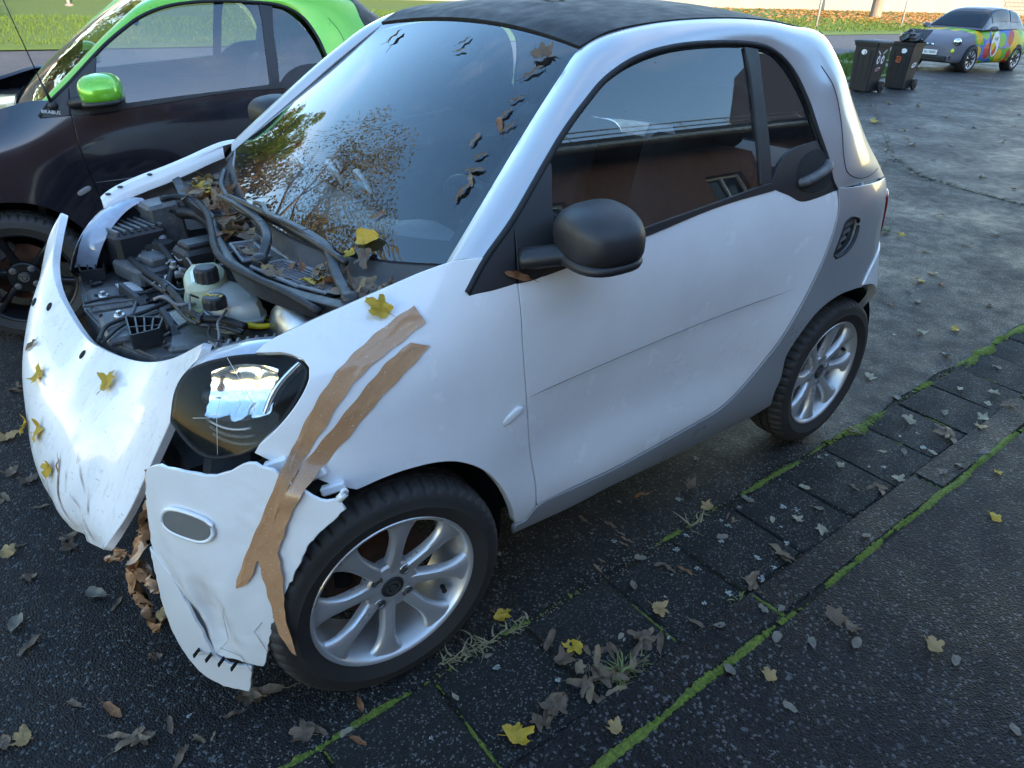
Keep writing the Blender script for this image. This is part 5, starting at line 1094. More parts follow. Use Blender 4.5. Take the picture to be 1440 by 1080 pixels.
for k,(x,y,z) in enumerate(((.19,-.30,.77),(.115,-.245,.80),(.09,-.52,.885),(-.0,-.17,.83))): b=MB(); b.lathe([(0,.016),(.008,.016),(.009,.0)],6); b.lathe([(.0,.002),(.014,.002),(.014,-.003)],16); eng('bolt',b,'steel',loc=(x,y,z))
# inner wing flange of the right wing, with holes
fe=crom(np.array(D['fender'][:8]),4); G=[]
for x,z in fe:
    p=SIDE.P(x,z); G.append([p+np.array([0,-.001,-.0025]),p+np.array([.002,-.008,-.004]),p+np.array([.002,-.018,-.007]),p+np.array([.002,-.022,-.05])])
for sg in(1,-1):
    b=MB(); b.grid(np.array(G)[9 if sg>0 else 0:]*[1,sg,1]); eng('wing_flange',b,'white',smooth=True)
for k in(5,9,14): q_=G[k][1]*.4+G[k][2]*.6; b=MB(); b.ell((0,0,0),(.009,.009,.004),10,6); eng('flange_plug',b,'plastic',loc=(q_[0],-q_[1],q_[2]))
# cowl tray with grilles
G=[]
for j in range(33):
    s=-1+2*j/32; sx=np.interp(s,[-1,-.8,-.45,-.1,.2,.45,.7,1],[-.02,.0,-.02,.035,.07,.065,.035,-.02]); y=.645*s
    bx=-.105-.125*s*s; bz=.948+.070*s*s; row=[]
    for i,(u,dz) in enumerate(((0,-.006),(.10,-.004),(.16,-.026),(.45,-.040),(.72,-.042),(.86,-.03),(.95,-.008),(1.03,-.006))):
        x=sx+(bx-sx)*u; z=.918+.04*s*s+(bz-.918-.04*s*s)*u+dz; row.append((x,y,z))
    G.append(row)
cowl=sheet('cowl_tray',G,M['cowl'],white,depth=.05,flip=False)
COWL=np.array(G)
def cg(s,u): # point on the cowl
    j=(s+1)/2*32; j0=int(min(max(j,0),31)); us=[0,.12,.18,.45,.72,.86,.95,1.03]
    a=np.array([np.interp(u,us,COWL[j0,:,k]) for k in range(3)]); b_=np.array([np.interp(u,us,COWL[j0+1,:,k]) for k in range(3)]); return a+(b_-a)*(j-j0)
for s0,s1,u0,u1 in ((.28,.62,.22,.66),(-.04,.20,.22,.60),(.62,.76,.25,.60)):
    b=MB(); nb=int((s1-s0)*60)
    fr_=[cg(s0,u0),cg(s1,u0),cg(s1,u1),cg(s0,u1)]
    for i in range(nb+1):
        s=s0+(s1-s0)*i/nb; b.tube([cg(s,u0)+[0,0,.014],cg(s,u1)+[0,0,.014]],.0016,4)
    for i in range(9):
        u=u0+(u1-u0)*i/8; b.tube([cg(s0,u)+[0,0,.0145],cg(s1,u)+[0,0,.0145]],.0016,4)
    fr2=[tuple(p+np.array([0,0,.015])) for p in fr_]; b.tube(fr2+[fr2[0]],.005,6,cap=False)
    o=b.build('cowl_grille',M['greyplastic'],cowl)
    g=[[cg(s0+(s1-s0)*i/4,u)+[0,0,.004] for u in np.linspace(u0,u1,4)] for i in range(5)]; b=MB(); b.grid(g); b.build('grille_shadow_gap',M['dark'],cowl)  # dark sheet painting the shade below the grille bars
# wipers
def wiper(arm,blade,w):
    P_=crom(E[arm],6); n=len(P_); b=MB(); k=int(n*.52)
    b.bar(P_[:k+2],[w*.9]*(k+2),.007); o=b.build('wiper',M['plastic'],white,angle=25)
    b=MB(); b.bar(P_[k:]+np.array([0,0,.002]),list(np.linspace(w*.8,w*.4,n-k)),.006); b.build('wiper_arm',M['plastic'],o,angle=25)
    b=MB(); B_=crom(E[blade],6); b.tube(B_,.008,8,flat=1.2); b.build('wiper_blade',M['plastic'],o)
    b=MB(); b.lathe([(0,.02),(.016,.018),(.020,.008),(.020,-.02)],18); b.build('wiper_pivot',M['plastic'],o,loc=E[arm][0])
wiper('wiperA','bladeA',.0130); wiper('wiperB','bladeB',.0140)
# ---------------------------------------------------------------- the intact green and black car
green=empty('parked_car',(0.282,-2.66,0),-0.148); tag(green,'green and glossy black two-seat car parked beside the damaged white one','car')
car_body(green,dict(fender=M['navy'],door=M['navy'],frame=M['navy'],rail=M['green'],roof=M['green'],tail=M['roof'],rear=M['navy'],mirror=M['green'],marker=M['greyplastic'],wheel='dark'),False)
# bonnet and nose
G=[]
for x,z,w_ in ((-.12,.955,.66),(.0,.945,.655),(.12,.92,.645),(.22,.885,.625),(.31,.83,.59),(.37,.76,.55),(.40,.70,.52)):
    G.append([(x+.05*(1-s*s)*(1 if x>.1 else .3),w_*s,z-.02*s*s+.0) for s in np.linspace(-1,1,17)])
sheet('bonnet',crom_grid(G),M['navy'],green,depth=.012,flip=False)
G=[]
for z,x0 in ((.20,.38),(.30,.41),(.45,.43),(.58,.435),(.68,.42),(.73,.40)):
    G.append([(x0+.02-(x0+.02-.12)*abs(s)**3.2,.80*s,z) for s in np.linspace(-1,1,25)])
sheet('front_bumper',crom_grid(G),M['navy'],green,depth=.015,flip=True)
b=MB(); b.box((.445,0,.42),(.03,.9,.16),bev=.01); b.build('lower_grille',M['plastic'],green,smooth=False)
for sg in(1,-1):
    q=hl.copy(); COL.objects.link(q); q.parent=green; q.scale=(1,sg,1)
    for ch in hl.children:
        if ch.name.startswith('lens_crack'): continue
        r=ch.copy(); COL.objects.link(r); r.parent=q
# aerial and badge lettering
b=MB(); p0=np.array([-.285,float(f(-.285,1.025))+.008,1.025]); b.ell(tuple(p0),(.02,.016,.02),14,8); b.tube([tuple(p0),tuple(p0+[.02,.02,.10])],[.008,.004],8); b.tube([tuple(p0+[.02,.02,.10]),tuple(p0+[.10,.03,.55])],.0024,6); b.build('aerial',M['plastic'],green)
tm=text_mesh('BRABUS',.020,.001); n_=fn(-.268,1.003); o=link('lettering',tm,M['whitesticker'],green,(-.272,float(f(-.272,1.000))+.006,1.000),(R(80),.12,R(180-6)))
# ---------------------------------------------------------------- wheelie bins
def wbin(loc,rz,label,face,openlid=False):
    t=empty('wheelie_bin',loc,rz); tag(t,label,'bin','wheelie bins beside the verge')
    B=M['binplastic']; b=MB(); G=[]
    def ring(w,d,z,y0=0): 
        q=[(-w,-d),(-w*.92,-d*1.0),(w*.92,-d),(w,-d*.9),(w,d*.9),(w*.9,d),(-w*.9,d),(-w,d*.9)]; q=[(x,y+y0,z) for x,y in q]; return q+[q[0]]
    for w_,d_,z in ((.165,.185,.015),(.175,.20,.03),(.205,.235,.55),(.215,.245,.78),(.215,.245,.80),(.235,.262,.805),(.238,.266,.86)): G.append(ring(w_,d_,z,-.01))
    b.grid(G); b.add([G[0][i] for i in range(8)],[tuple(range(8))]); body=b.build('body',B,t,angle=30)
    for k in(-.12,0,.12): b=MB(); b.box((k,-.235,.45),(.012,.02,.55),rot=(.075,0,0),bev=.004); b.build('rib',B,t,smooth=False)
    if not openlid:
        G=[]
        for w_,d_,z in ((.245,.285,.855),(.245,.285,.875),(.225,.262,.895),(.12,.15,.915),(.0,.0,.918)): G.append(ring(w_,d_,z,-.01))
        b=MB(); b.grid(G); ld=b.build('lid',B,t,angle=30)
    else:
        b=MB(); b.box((0,.22,.985),(.47,.035,.36),rot=(-1.0,0,0),bev=.015); ld=b.build('lid',B,t,smooth=False)
        b=MB(); b.ell((0,.0,.90),(.20,.20,.16),18,10,pw=.8); V=np.array(b.V); V+=RNG.normal(0,.014,V.shape); b.V=[tuple(v) for v in V]; b.build('rubbish_bag',M['bag'],t,smooth=False)
    b=MB(); b.tube([(-.19,.29,.86),(.19,.29,.86)],.016,8); b.build('handle',B,t)
    for s in(-1,1): b=MB(); b.lathe([(.0,.03),(.04,.03),(.06,.022),(.095,.025),(.10,.015),(.10,-.015),(.095,-.025),(0,-.025)],24,o=(.225*s,.20,.10),axis='X'); b.build('wheel',M['rubber'],t,angle=40)
    b=MB(); b.tube([(-.24,.20,.10),(.24,.20,.10)],.012,8); b.build('axle',M['steel'],t)
    fy=lambda z:-.01-np.interp(z,[.03,.55,.78],[.20,.235,.245])-.003
    def spot(x,z,rx,rz_,m,name,dy=0,ang=0):
        b=MB(); n=20; pts=[(rx*math.cos(2*math.pi*k/n),rz_*math.sin(2*math.pi*k/n)) for k in range(n)]; c,s=math.cos(ang),math.sin(ang)
        b.add([(x+p[0]*c-p[1]*s,fy(z)-.002-dy-.07*(p[0]*s+p[1]*c)*0,z+p[0]*s+p[1]*c) for p in pts],[tuple(range(n))]); return b.build(name,m,body,smooth=False)
    def spx(y,z,ry,rz_,m,name,dx=0,ang=0,side=1):
        b=MB(); n=20; c,s=math.cos(ang),math.sin(ang); X=(np.interp(z,[.03,.55,.78],[.175,.205,.215])+.004+dx)*side
        pts=[(ry*math.cos(2*math.pi*k/n),rz_*math.sin(2*math.pi*k/n)) for k in range(n)]
        b.add([(X+(p[0]*s+p[1]*c)*.058*side,y+p[0]*c-p[1]*s,z+p[0]*s+p[1]*c) for p in pts],[tuple(range(n))]); return b.build(name,m,body,smooth=False)
    W=M['whitesticker']; K=M['dark']
    face(spot,spx,W,K)
    return t
M['binplastic']=simple('black_bin_plastic',(.014,.015,.017),.5,var=.3,scale=6)
M['bag']=simple('black_bag_film',(.01,.01,.011),.22)
M['orange']=simple('orange_sticker',(.65,.10,.02),.5); M['pink']=simple('pink_sticker',(.70,.35,.38),.5)
def faceA(spot,spx,W,K):
    spot(-.02,.70,.055,.045,W,'label_sticker')
    for y,r in((-.10,.9),(.045,1.0)):
        spx(y,.58,.052,.075,W,'eye'); spx(y+.005,.575,.022,.034,K,'pupil',dx=.002)
    spx(-.12,.70,.07,.012,W,'eyebrow',ang=-.55); spx(.06,.715,.07,.012,W,'eyebrow',ang=.6)
    spx(-.03,.415,.085,.032,M['pink'],'mouth',ang=.25); spx(-.03,.41,.055,.014,K,'mouth_line',dx=.002,ang=.25)
def faceB(spot,spx,W,K):
    spot(.05,.71,.055,.045,W,'label_sticker')
    spot(-.03,.60,.045,.012,M['orange'],'orange_mark',ang=.2); spot(.015,.56,.012,.05,M['orange'],'orange_mark'); spot(-.03,.51,.05,.013,M['orange'],'orange_mark',ang=-.2); spot(-.035,.555,.035,.010,M['orange'],'orange_mark',ang=.1)
    spx(.0,.46,.10,.045,W,'oval_sticker',ang=.25); spx(.0,.465,.07,.012,K,'oval_lettering',dx=.002,ang=.25)
wbin((-14.04,-5.57,0),R(88),'black wheelie bin with angry white eyes and pink mouth stickers',faceA)
wbin((-15.27,-5.50,0),R(92),'black wheelie bin with open lid, bag and orange mark',faceB,True)
# ---------------------------------------------------------------- spotted car across the car park
fc=empty('spotted_car',(-21.3,-7.43,.0),-.093); tag(fc,'grey city car covered in colourful spots parked across the car park','car')
def livery():
    m=NT('spotted_livery'); v=m.coord(); mp=m.n('ShaderNodeMapping'); mp.inputs['Scale'].default_value=(1,.25,1); m.l(v,mp.inputs[0])
    q=m.n('ShaderNodeTexVoronoi'); q.inputs['Scale'].default_value=2.7; q.inputs['Randomness'].default_value=.75; m.l(mp.outputs[0],q.inputs['Vector'])
    s=m.n('ShaderNodeSeparateColor'); m.l(q.outputs['Color'],s.inputs[0])
    pal=m.ramp(s.outputs[0],[(0,(.50,.012,.01)),(.2,(.05,.34,.012)),(.42,(.66,.36,.0)),(.6,(.008,.09,.40)),(.72,(.10,.45,.015)),(.86,(.62,.08,.01))],'CONSTANT')
    sx=m.n('ShaderNodeSeparateXYZ'); m.l(v,sx.inputs[0])
    base=m.ramp(s.outputs[1],[(0,(.05,.32,.015)),(.5,(.62,.38,.01)),(.75,(.01,.11,.40))],'CONSTANT')
    col=m.mix(m.ramp(q.outputs['Distance'],[(.50,0),(.51,1)],'CONSTANT'),pal,base)
    grey=(.125,.125,.15)
    # printed rear of a wavy line
    k=m.math('ADD',sx.outputs['X'],m.math('MULTIPLY',m.noise(2.5,1),.5))
    fac=m.ramp(m.math('ADD',m.math('MULTIPLY',k,-.5),.5),[(.40,0),(.41,1)],'CONSTANT')
    col=m.mix(fac,grey,col)
    m.set(Base_Color=col,Roughness=.5,Metallic=0,Coat_Weight=.15,Specular_IOR_Level=.3); return m.m
M['livery']=livery(); M['fgrey']=paint('grey_car_paint',(.10,.10,.12),.3,.4,.3,0)
# body lower: stations x (0 = front axle), half width, bottom z, waist z
st=[(.63,.46,.30,.58),(.60,.60,.24,.66),(.50,.70,.21,.74),(.30,.77,.20,.84),(.0,.80,.20,.92),(-.35,.81,.20,.985),(-.8,.81,.20,1.0),(-1.4,.81,.20,1.01),(-2.0,.815,.20,1.03),(-2.4,.80,.20,1.02),(-2.7,.74,.24,.98),(-2.84,.62,.32,.90)]
stf=crom(np.array(st),4); G=[]
for x,w_,z0,z1 in stf:
    h=z1-z0; row=[]
    for yy,zz in ((.0,0),(.80,0),(.95,.06),(1.0,.22),(1.0,.45),(.985,.65),(.96,.80),(.90,.92),(.76,.985),(.45,1.02),(0,1.035)): row.append((x,w_*yy,z0+h*zz))
    G.append(row)
G=np.array(G); Gc=np.array([crom(r,3) for r in G])
b=MB(); b.grid(Gc); b.grid(Gc*[1,-1,1]); b.add([Gc[0,i] for i in range(Gc.shape[1])]+[Gc[0,i]*[1,-1,1] for i in range(Gc.shape[1])][::-1],[tuple(range(2*Gc.shape[1]))]); b.add([Gc[-1,i] for i in range(Gc.shape[1])]+[Gc[-1,i]*[1,-1,1] for i in range(Gc.shape[1])][::-1],[tuple(range(2*Gc.shape[1]))])
fb=b.build('body',M['livery'],fc,angle=50)
# cabin
gs=[(-.28,.70,.985,.99),(-.55,.69,1.0,1.20),(-.85,.66,1.0,1.40),(-1.15,.63,1.005,1.49),(-1.6,.62,1.01,1.515),(-2.1,.61,1.02,1.47),(-2.45,.61,1.01,1.36),(-2.68,.62,.98,1.05)]
gf=crom(np.array(gs),4); G=[]
for x,w_,z0,z1 in gf:
    h=max(z1-z0,.004); wb=w_+.06; wt=w_-.13*min(1,h/.45); G.append([(x,wb,z0),(x,wb-(wb-wt)*.3,z0+h*.35),(x,wb-(wb-wt)*.75,z0+h*.75),(x,wt-.02,z0+h*.93),(x,wt-.12,z0+h*.985),(x,wt*.5,z0+h*1.012),(x,0,z0+h*1.02)])
G=np.array(G); Gc=np.array([crom(r,3) for r in G]); b=MB(); b.grid(Gc); b.grid(Gc*[1,-1,1]); b.build('cabin',M['fgrey'],fc,angle=60)
def cab(i,j): return Gc[i,j]
def patch(name,i0,i1,j0,j1,mat,off=.008,mir=True,taper=None):
    g=Gc[i0:i1+1,j0:j1+1].copy(); g[...,1]+=off; g[...,2]+=off*.6; g[...,0]+=off*.5 if name=='windscreen' else 0
    b=MB(); b.grid(g)
    if name=='windscreen': b.grid(g*[1,-1,1]); b.build(name,mat,fc); return
    b.build(name,mat,fc)
    if mir: b=MB(); b.grid(g*[1,-1,1]); b.build(name,mat,fc)
M['darkglass']=simple('dark_car_glass',(.012,.015,.020),.06,var=.05,Specular_IOR_Level=.35)
# windscreen: over the front slope
g=Gc[1:11,6:].copy(); g[...,0]+=.012; g[...,2]+=.010; b=MB(); b.grid(g); b.grid(g*[1,-1,1]); b.build('windscreen',M['darkglass'],fc)
patch('side_window',8,17,3,9,M['darkglass']); patch('rear_side_window',18,22,3,9,M['darkglass'])
g=Gc[22:28,10:].copy(); g[...,0]-=.012; g[...,2]+=.010; b=MB(); b.grid(g); b.grid(g*[1,-1,1]); b.build('rear_window',M['darkglass'],fc)
for s in(1,-1):
    b=MB(); b.ell((-.55,.90*s,1.03),(.07,.10,.065),16,10,pw=.8); b.tube([(-.50,.78*s,.99),(-.54,.86*s,1.01)],.03,8); b.build('mirror_housing',M['fgrey'],fc)
    b=MB(); b.ell((.475,.60*s,.715),(.10,.165,.105),20,12,rot=(0,-.5,-.75*s)); hl_=b.build('head_lamp',M['chrome'],fc)
    b=MB(); b.ell((.48,.605*s,.72),(.104,.17,.109),20,12,rot=(0,-.5,-.75*s)); b.build('lens',M['clear'],hl_)
    b=MB(); b.ell((.51,.62*s,.715),(.062,.10,.062),16,8,rot=(0,-.5,-.75*s)); b.build('lamp_unit',M['dark'],hl_)
    b=MB(); b.ell((.585,.60*s,.50),(.035,.10,.055),16,8,rot=(0,0,-.75*s)); b.build('fog_lamp',M['foglensgreen'] if 'foglensgreen' in M else M['coolant'],fc)
b=MB(); b.box((.625,0,.30),(.08,1.05,.15),rot=(0,.1,0),bev=.03); gr_=b.build('lower_grille',M['plastic'],fc,smooth=False)
for s in(1,-1): b=MB(); b.box((.585,.56*s,.34),(.03,.16,.08),rot=(0,0,-.7*s),bev=.02); b.build('grille_corner',M['plastic'],fc,smooth=False)
b=MB(); b.box((.655,0,.44),(.02,.52,.115),bev=.004); pl=b.build('number_plate',M['whitesticker'],fc,smooth=False)
b=MB(); b.box((.662,-.235,.44),(.012,.045,.105)); b.build('plate_band',simple('blue_band',(.01,.06,.45),.4),pl,smooth=False)
tm=text_mesh('GI BU 888E',.088,.001); link('plate_lettering',tm,M['dark'],pl,(.6665,.02,.44),(R(90),0,R(90)))
b=MB(); b.box((.64,0,.625),(.02,.20,.04),rot=(0,-.4,0),bev=.008); bd=b.build('nose_badge',M['chrome'],fc,smooth=False)
tm=text_mesh('500',.055,.003); link('badge_lettering',tm,M['dark'],bd,(.655,0,.628),(R(70),0,R(90)))
for xx in(0,-2.32):
    for s in(1,-1):
        b=MB(); b.lathe([(0,.81),(.335,.81),(.34,.60)],36,o=(xx,0,.32),axis='Y'); 
        if s<0: b.V=[(v[0],-v[1],v[2]) for v in b.V]
        b.build('wheel_arch',M['dark'],fc)
        w_=link('wheel',RIM,M['alloy'],fc,(xx,.755*s,.308),(0,0,0 if s>0 else math.pi),(1.04,1,1.04)); link('tyre',TYRE,None,w_); link('brake_disc',DISC,None,w_,(0,-.03,0)); link('centre_cap',CAP,None,w_)
# printed white lozenge with red and yellow circles on the door
def door_spot(x,z,rx,rz_,m,dy,name,ang=0):
    n=24; V=[]
    for k in range(n):
        a=2*math.pi*k/n; px_=rx*math.cos(a)*math.cos(ang)-rz_*math.sin(a)*math.sin(ang); pz=rx*math.cos(a)*math.sin(ang)+rz_*math.sin(a)*math.cos(ang); V.append((x+px_,.822+dy-max(0,z+pz-.75)*.12,z+pz))
    b=MB(); b.add(V,[tuple(range(n))]); b.build(name,m,fc,smooth=False)
Rr=simple('red_print',(.60,.03,.02),.3); Yy=simple('yellow_print',(.72,.47,.01),.3); Gg=simple('green_print',(.10,.42,.03),.3); Bb=simple('blue_print',(.02,.13,.42),.3)
door_spot(-1.0,.66,.20,.30,M['whitesticker'],.0,'door_print',-.25); door_spot(-1.02,.52,.10,.13,Rr,.003,'door_print'); door_spot(-.93,.62,.09,.10,Yy,.005,'door_print'); door_spot(-1.05,.80,.045,.05,Bb,.004,'door_print'); door_spot(-.95,.80,.03,.04,Gg,.004,'door_print')
b=MB(); b.tube([(.12,.50,.925),(-.3,.52,.985)],.004,4); b.build('bonnet_gap',M['dark'],fc)
# ---------------------------------------------------------------- trees
def bark_mat():
    m=NT('bark'); mp=m.n('ShaderNodeMapping'); mp.inputs['Scale'].default_value=(3,3,.6); m.l(m.coord(),mp.inputs[0]); n=m.noise(4,7,.65,mp.outputs[0]); m.set(Base_Color=m.mix(n,(.10,.075,.055),(.30,.245,.19)),Roughness=.9); m.bump(n,.8,.04); return m.m
M['bark']=bark_mat()
def crown_mat(name,stops):
    m=NT(name); g=m.n('ShaderNodeObjectInfo'); n=m.noise(.8,5,.6); c=m.ramp(n,stops)
    m.set(Base_Color=c,Roughness=.7); t=m.n('ShaderNodeBsdfTranslucent'); m.l(c,t.inputs[0]); mx=m.n('ShaderNodeMixShader'); mx.inputs[0].default_value=.35
    m.l(m.b.outputs[0],mx.inputs[1]); m.l(t.outputs[0],mx.inputs[2]); m.l(mx.outputs[0],m.o.inputs['Surface']); return m.m
def tree(loc,h,rad,cmat,label,nl=7000,seed=1,r0=.22,bare=.0,group='autumn trees beyond the road',lean=0,ls=1):
    rd=random.Random(seed); t=empty('tree',loc); tag(t,label,'tree',group)
    b=MB(); tips=[]
    hb=h*.32; b.tube(crom([(0,0,-.3),(0,0,.2),(lean*.3+rd.uniform(-.1,.1),rd.uniform(-.1,.1),hb*.6),(lean+rd.uniform(-.15,.15),rd.uniform(-.15,.15),hb),(lean,0,h*.7)],4),[r0*1.35]+[r0*1.1]*3+[r0*.95]*4+[r0*.8]*4+[r0*.7,r0*.55,r0*.4,r0*.25,r0*.1],10)
    for k in range(13):
        a=k*2.4+rd.uniform(-.3,.3); z0=hb*.8+(h*.6-hb*.8)*k/13; L_=rad*rd.uniform(.65,1.0)*(1-.35*k/13); p=[(lean,0,z0)]
        for q in range(1,5): p.append((lean+L_*q/4*math.cos(a+.1*q),L_*q/4*math.sin(a+.1*q),z0+L_*.16*q+rd.uniform(-.1,.2)))
        pp=crom(p,3); b.tube(pp,list(np.linspace(r0*.42,r0*.06,len(pp))),6); tips+=[tuple(v) for v in pp[4:]]
        for q in range(3):
            s=pp[rd.randrange(4,len(pp)-1)]; a2=a+rd.uniform(-1.2,1.2); e=[tuple(s),tuple(s+np.array([math.cos(a2)*L_*.22,math.sin(a2)*L_*.22,L_*.15])),tuple(s+np.array([math.cos(a2)*L_*.42,math.sin(a2)*L_*.42,L_*.22]))]; b.tube(e,[r0*.12,r0*.07,r0*.02],5); tips+=e[1:]
    tips.append((lean,0,h*.7))
    b.build('trunk',M['bark'],t)
    V=[];F=[]; cl=[]
    for k in range(int(70)):
        s=tips[rd.randrange(len(tips))]; cl.append((s[0]+rd.gauss(0,rad*.13),s[1]+rd.gauss(0,rad*.13),s[2]+rd.gauss(h*.03,h*.07),rd.uniform(.5,1.1)*rad*.26))
    for k in range(int(nl*(1-bare))):
        c=cl[rd.randrange(len(cl))]; d=Vector((rd.gauss(0,1),rd.gauss(0,1),rd.gauss(0,1))); d=d.normalized()*c[3]*rd.random()**.45; p=Vector(c[:3])+d
        q=Euler((rd.uniform(0,6),rd.uniform(0,6),rd.uniform(0,6))).to_matrix(); s=rd.uniform(.07,.15)*ls; i=len(V)
        for u,v in((-1,0),(0,-.55),(1,0),(0,.55)): V.append(p+q@Vector((u*s,v*s,.25*s*abs(u))))
        F.append((i,i+1,i+2,i+3))
    link('crown',mesh('crown',V,F,False),cmat,t); return t
CM=[crown_mat('autumn_brown',[(.3,(.09,.055,.018)),(.7,(.22,.14,.045))]),crown_mat('autumn_green',[(.3,(.06,.12,.012)),(.7,(.17,.24,.03))]),crown_mat('autumn_yellow',[(.3,(.30,.16,.02)),(.7,(.48,.30,.05))]),crown_mat('autumn_olive',[(.3,(.11,.10,.03)),(.55,(.20,.17,.05)),(.75,(.28,.20,.07))])]
tree((4.4,-11.6,0),12.2,4.3,CM[3],'large half-bare brown tree standing near the car park edge',17000,3,bare=.0,r0=.26,ls=.46)
tree((.2,-22.5,.1),11.6,2.6,CM[1],'green tree still in leaf beyond the road',14000,4,ls=.75)
tree((3.6,-23,.2),10.5,3.6,CM[0],'brown autumn tree beside the green one beyond the road',7000,5)
tree((8.5,-17,.1),11.5,4.0,CM[2],'yellow autumn tree standing beyond the road',8000,15,bare=.1)
tree((14.5,-15,.1),11,4.2,CM[0],'broad brown autumn tree at the end of the row',8000,6)
tree((21,-13,.1),12,4.5,CM[2],'broad yellow autumn tree at the end of the row',8000,8)
for i_,(x_,y_,c_) in enumerate(((-14,-40,0),(-8.5,-41,2),(-3,-39,0),(2.5,-42,1),(9,-40,0))): tree((x_,y_,.9),10+1.5*(i_%3),3.6,CM[c_],['brown tree behind the cream wall','yellow tree behind the cream wall beside brown ones','slender brown tree behind the cream wall','green tree behind the cream wall','brown tree behind the end of the cream wall'][i_],4500,30+i_,group='trees behind the wall')
tree((-56.6,-27.8,.45),13,5,CM[2],'thick-trunked tree standing in orange leaf litter on the lawn',7000,12,r0=.42,lean=.4)
# ---------------------------------------------------------------- slim posts on the lawn
def post(loc,h,tilt,label):
    t=empty('post',loc); t.rotation_euler=tilt; tag(t,label,'post','slim grey posts on the lawn')
    b=MB(); b.tube([(0,0,-.2),(0,0,h)],.055,12); b.build('pole',M['galv'],t); b=MB(); b.lathe([(.057,h-.01),(.06,h+.01),(0,h+.03)],12); b.build('cap',M['plastic'],t); b=MB(); b.lathe([(.13,-.02),(.13,.04),(.06,.07)],14); b.build('foot',M['block'],t)
M['galv']=simple('galvanised_steel',(.42,.42,.40),.5,.4,var=.2,scale=5)
post((-38.5,-21.5,.2),3.2,(R(-2),R(3),0),'leaning slim grey post on the lawn edge by the leaf litter')
post((-48.9,-22.0,.23),3.4,(R(-2),R(4),0),'slim grey post on the lawn behind the wheelie bins')
post((-4.2,-27.1,.47),2.4,(0,R(2),0),'short slim grey post on the lawn behind the green car')
# ---------------------------------------------------------------- brick house behind the photographer (seen in the car's windows)
M['brick']=(lambda m:(m.set(Base_Color=m.mix(m.noise(2,5),(.26,.085,.045),(.36,.13,.07)),Roughness=.85),m.m)[1])(NT('red_brick'))
def brick_mat():
    m=NT('brickwork'); v=m.coord(); mp=m.n('ShaderNodeMapping'); mp.inputs['Rotation'].default_value=(R(90),0,0); m.l(v,mp.inputs[0])
    q=m.n('ShaderNodeTexBrick'); q.inputs['Scale'].default_value=4.2; q.inputs['Color1'].default_value=(.26,.088,.048,1); q.inputs['Color2'].default_value=(.19,.062,.036,1); q.inputs['Mortar'].default_value=(.30,.26,.22,1); q.inputs['Mortar Size'].default_value=.012; m.l(mp.outputs[0],q.inputs['Vector']); m.set(Base_Color=q.outputs['Color'],Roughness=.85); return m.m
h=empty('brick_house',(-12,7,-.35)); tag(h,'long red brick house with dark tiled roof behind the footway','house')
BW=brick_mat(); Dk=simple('roof_tiles',(.035,.03,.03),.6,var=.3,scale=3)
openings=[]
for k in range(11):
    x=-30+k*4.6+.4
    for z0,z1 in((.95,2.25),(3.35,4.6)): openings.append((x-.6,x+.6,z0,z1))
openings[6]=(openings[6][0],openings[6][0]+1.1,.03,2.2)
# wall with real window openings: horizontal bands and piers
def wall(name,x0,x1,z0,z1,ops,y,th,mat,par):
    b=MB(); zs=sorted({z0,z1,*[o[2] for o in ops],*[o[3] for o in ops]})
    for a,c in zip(zs[:-1],zs[1:]):
        cur=x0
        for o in sorted([o for o in ops if o[2]<=a+1e-6 and o[3]>=c-1e-6]): 
            b.box(((cur+o[0])/2,y+th/2,(a+c)/2),(o[0]-cur,th,c-a)); cur=o[1]
        b.box(((cur+x1)/2,y+th/2,(a+c)/2),(x1-cur,th,c-a))
    return b.build(name,mat,par,smooth=False)
wall('wall',-32,21,0,5.6,openings,0,.35,BW,h)
b=MB(); b.box((-5.5,5.2,2.8),(52.9,.2,5.6)); b.build('rear_wall',BW,h,smooth=False)
for x in(-31.8,20.8): b=MB(); b.box((x,2.8,2.8),(.3,5.0,5.6)); b.build('end_wall',BW,h,smooth=False)
for o in openings:
    b=MB(); xc,zc,w_,h_=(o[0]+o[1])/2,(o[2]+o[3])/2,o[1]-o[0],o[3]-o[2]
    for dx,dz,sx,sz in((-w_/2+.03,0,.06,h_),(w_/2-.03,0,.06,h_),(0,h_/2-.03,w_-.12,.06),(0,-h_/2+.03,w_-.12,.06),(0,0,.05,h_-.12)): b.box((xc+dx,.16,zc+dz),(sx,.07,sz))
    f_=b.build('window',M['whitesticker'],h,smooth=False)
    b=MB(); b.box((xc,.19,zc),(w_-.1,.02,h_-.1)); b.build('pane',M['darkglass'],f_,smooth=False)
    b=MB(); b.box((xc,-.03,o[2]-.04),(w_+.16,.14,.07)); b.build('sill',M['block'],f_,smooth=False)
b=MB(); b.box((-5.5,2.7,5.50),(55,6.5,.22)); rf=b.build('roof',Dk,h,smooth=False)
for x in(-20,2): b=MB(); b.box((x,3.2,6.2),(.9,.7,1.2)); b.build('chimney',BW,rf,smooth=False)
b=MB(); b.tube([(-33,-.62,5.38),(22,-.62,5.38)],.075,10); b.build('gutter',M['galv'],h)
for k in range(40): 
    b=MB(); b.tube([(-32.4+k*1.38,-.56,5.46),(-32.4+k*1.38,-.46,5.9)],.012,5); b.build('snow_guard_bracket',M['galv'],rf)
b=MB(); b.tube([(-33,-.44,5.9),(22,-.44,5.9)],.015,6); b.tube([(-33,-.47,5.75),(22,-.47,5.75)],.015,6); b.build('snow_guard',M['galv'],rf)
for x in(-27.6,-9.2,13): b=MB(); b.tube([(x,-.06,5.35),(x,-.06,.1)],.045,8); b.build('downpipe',M['galv'],h)
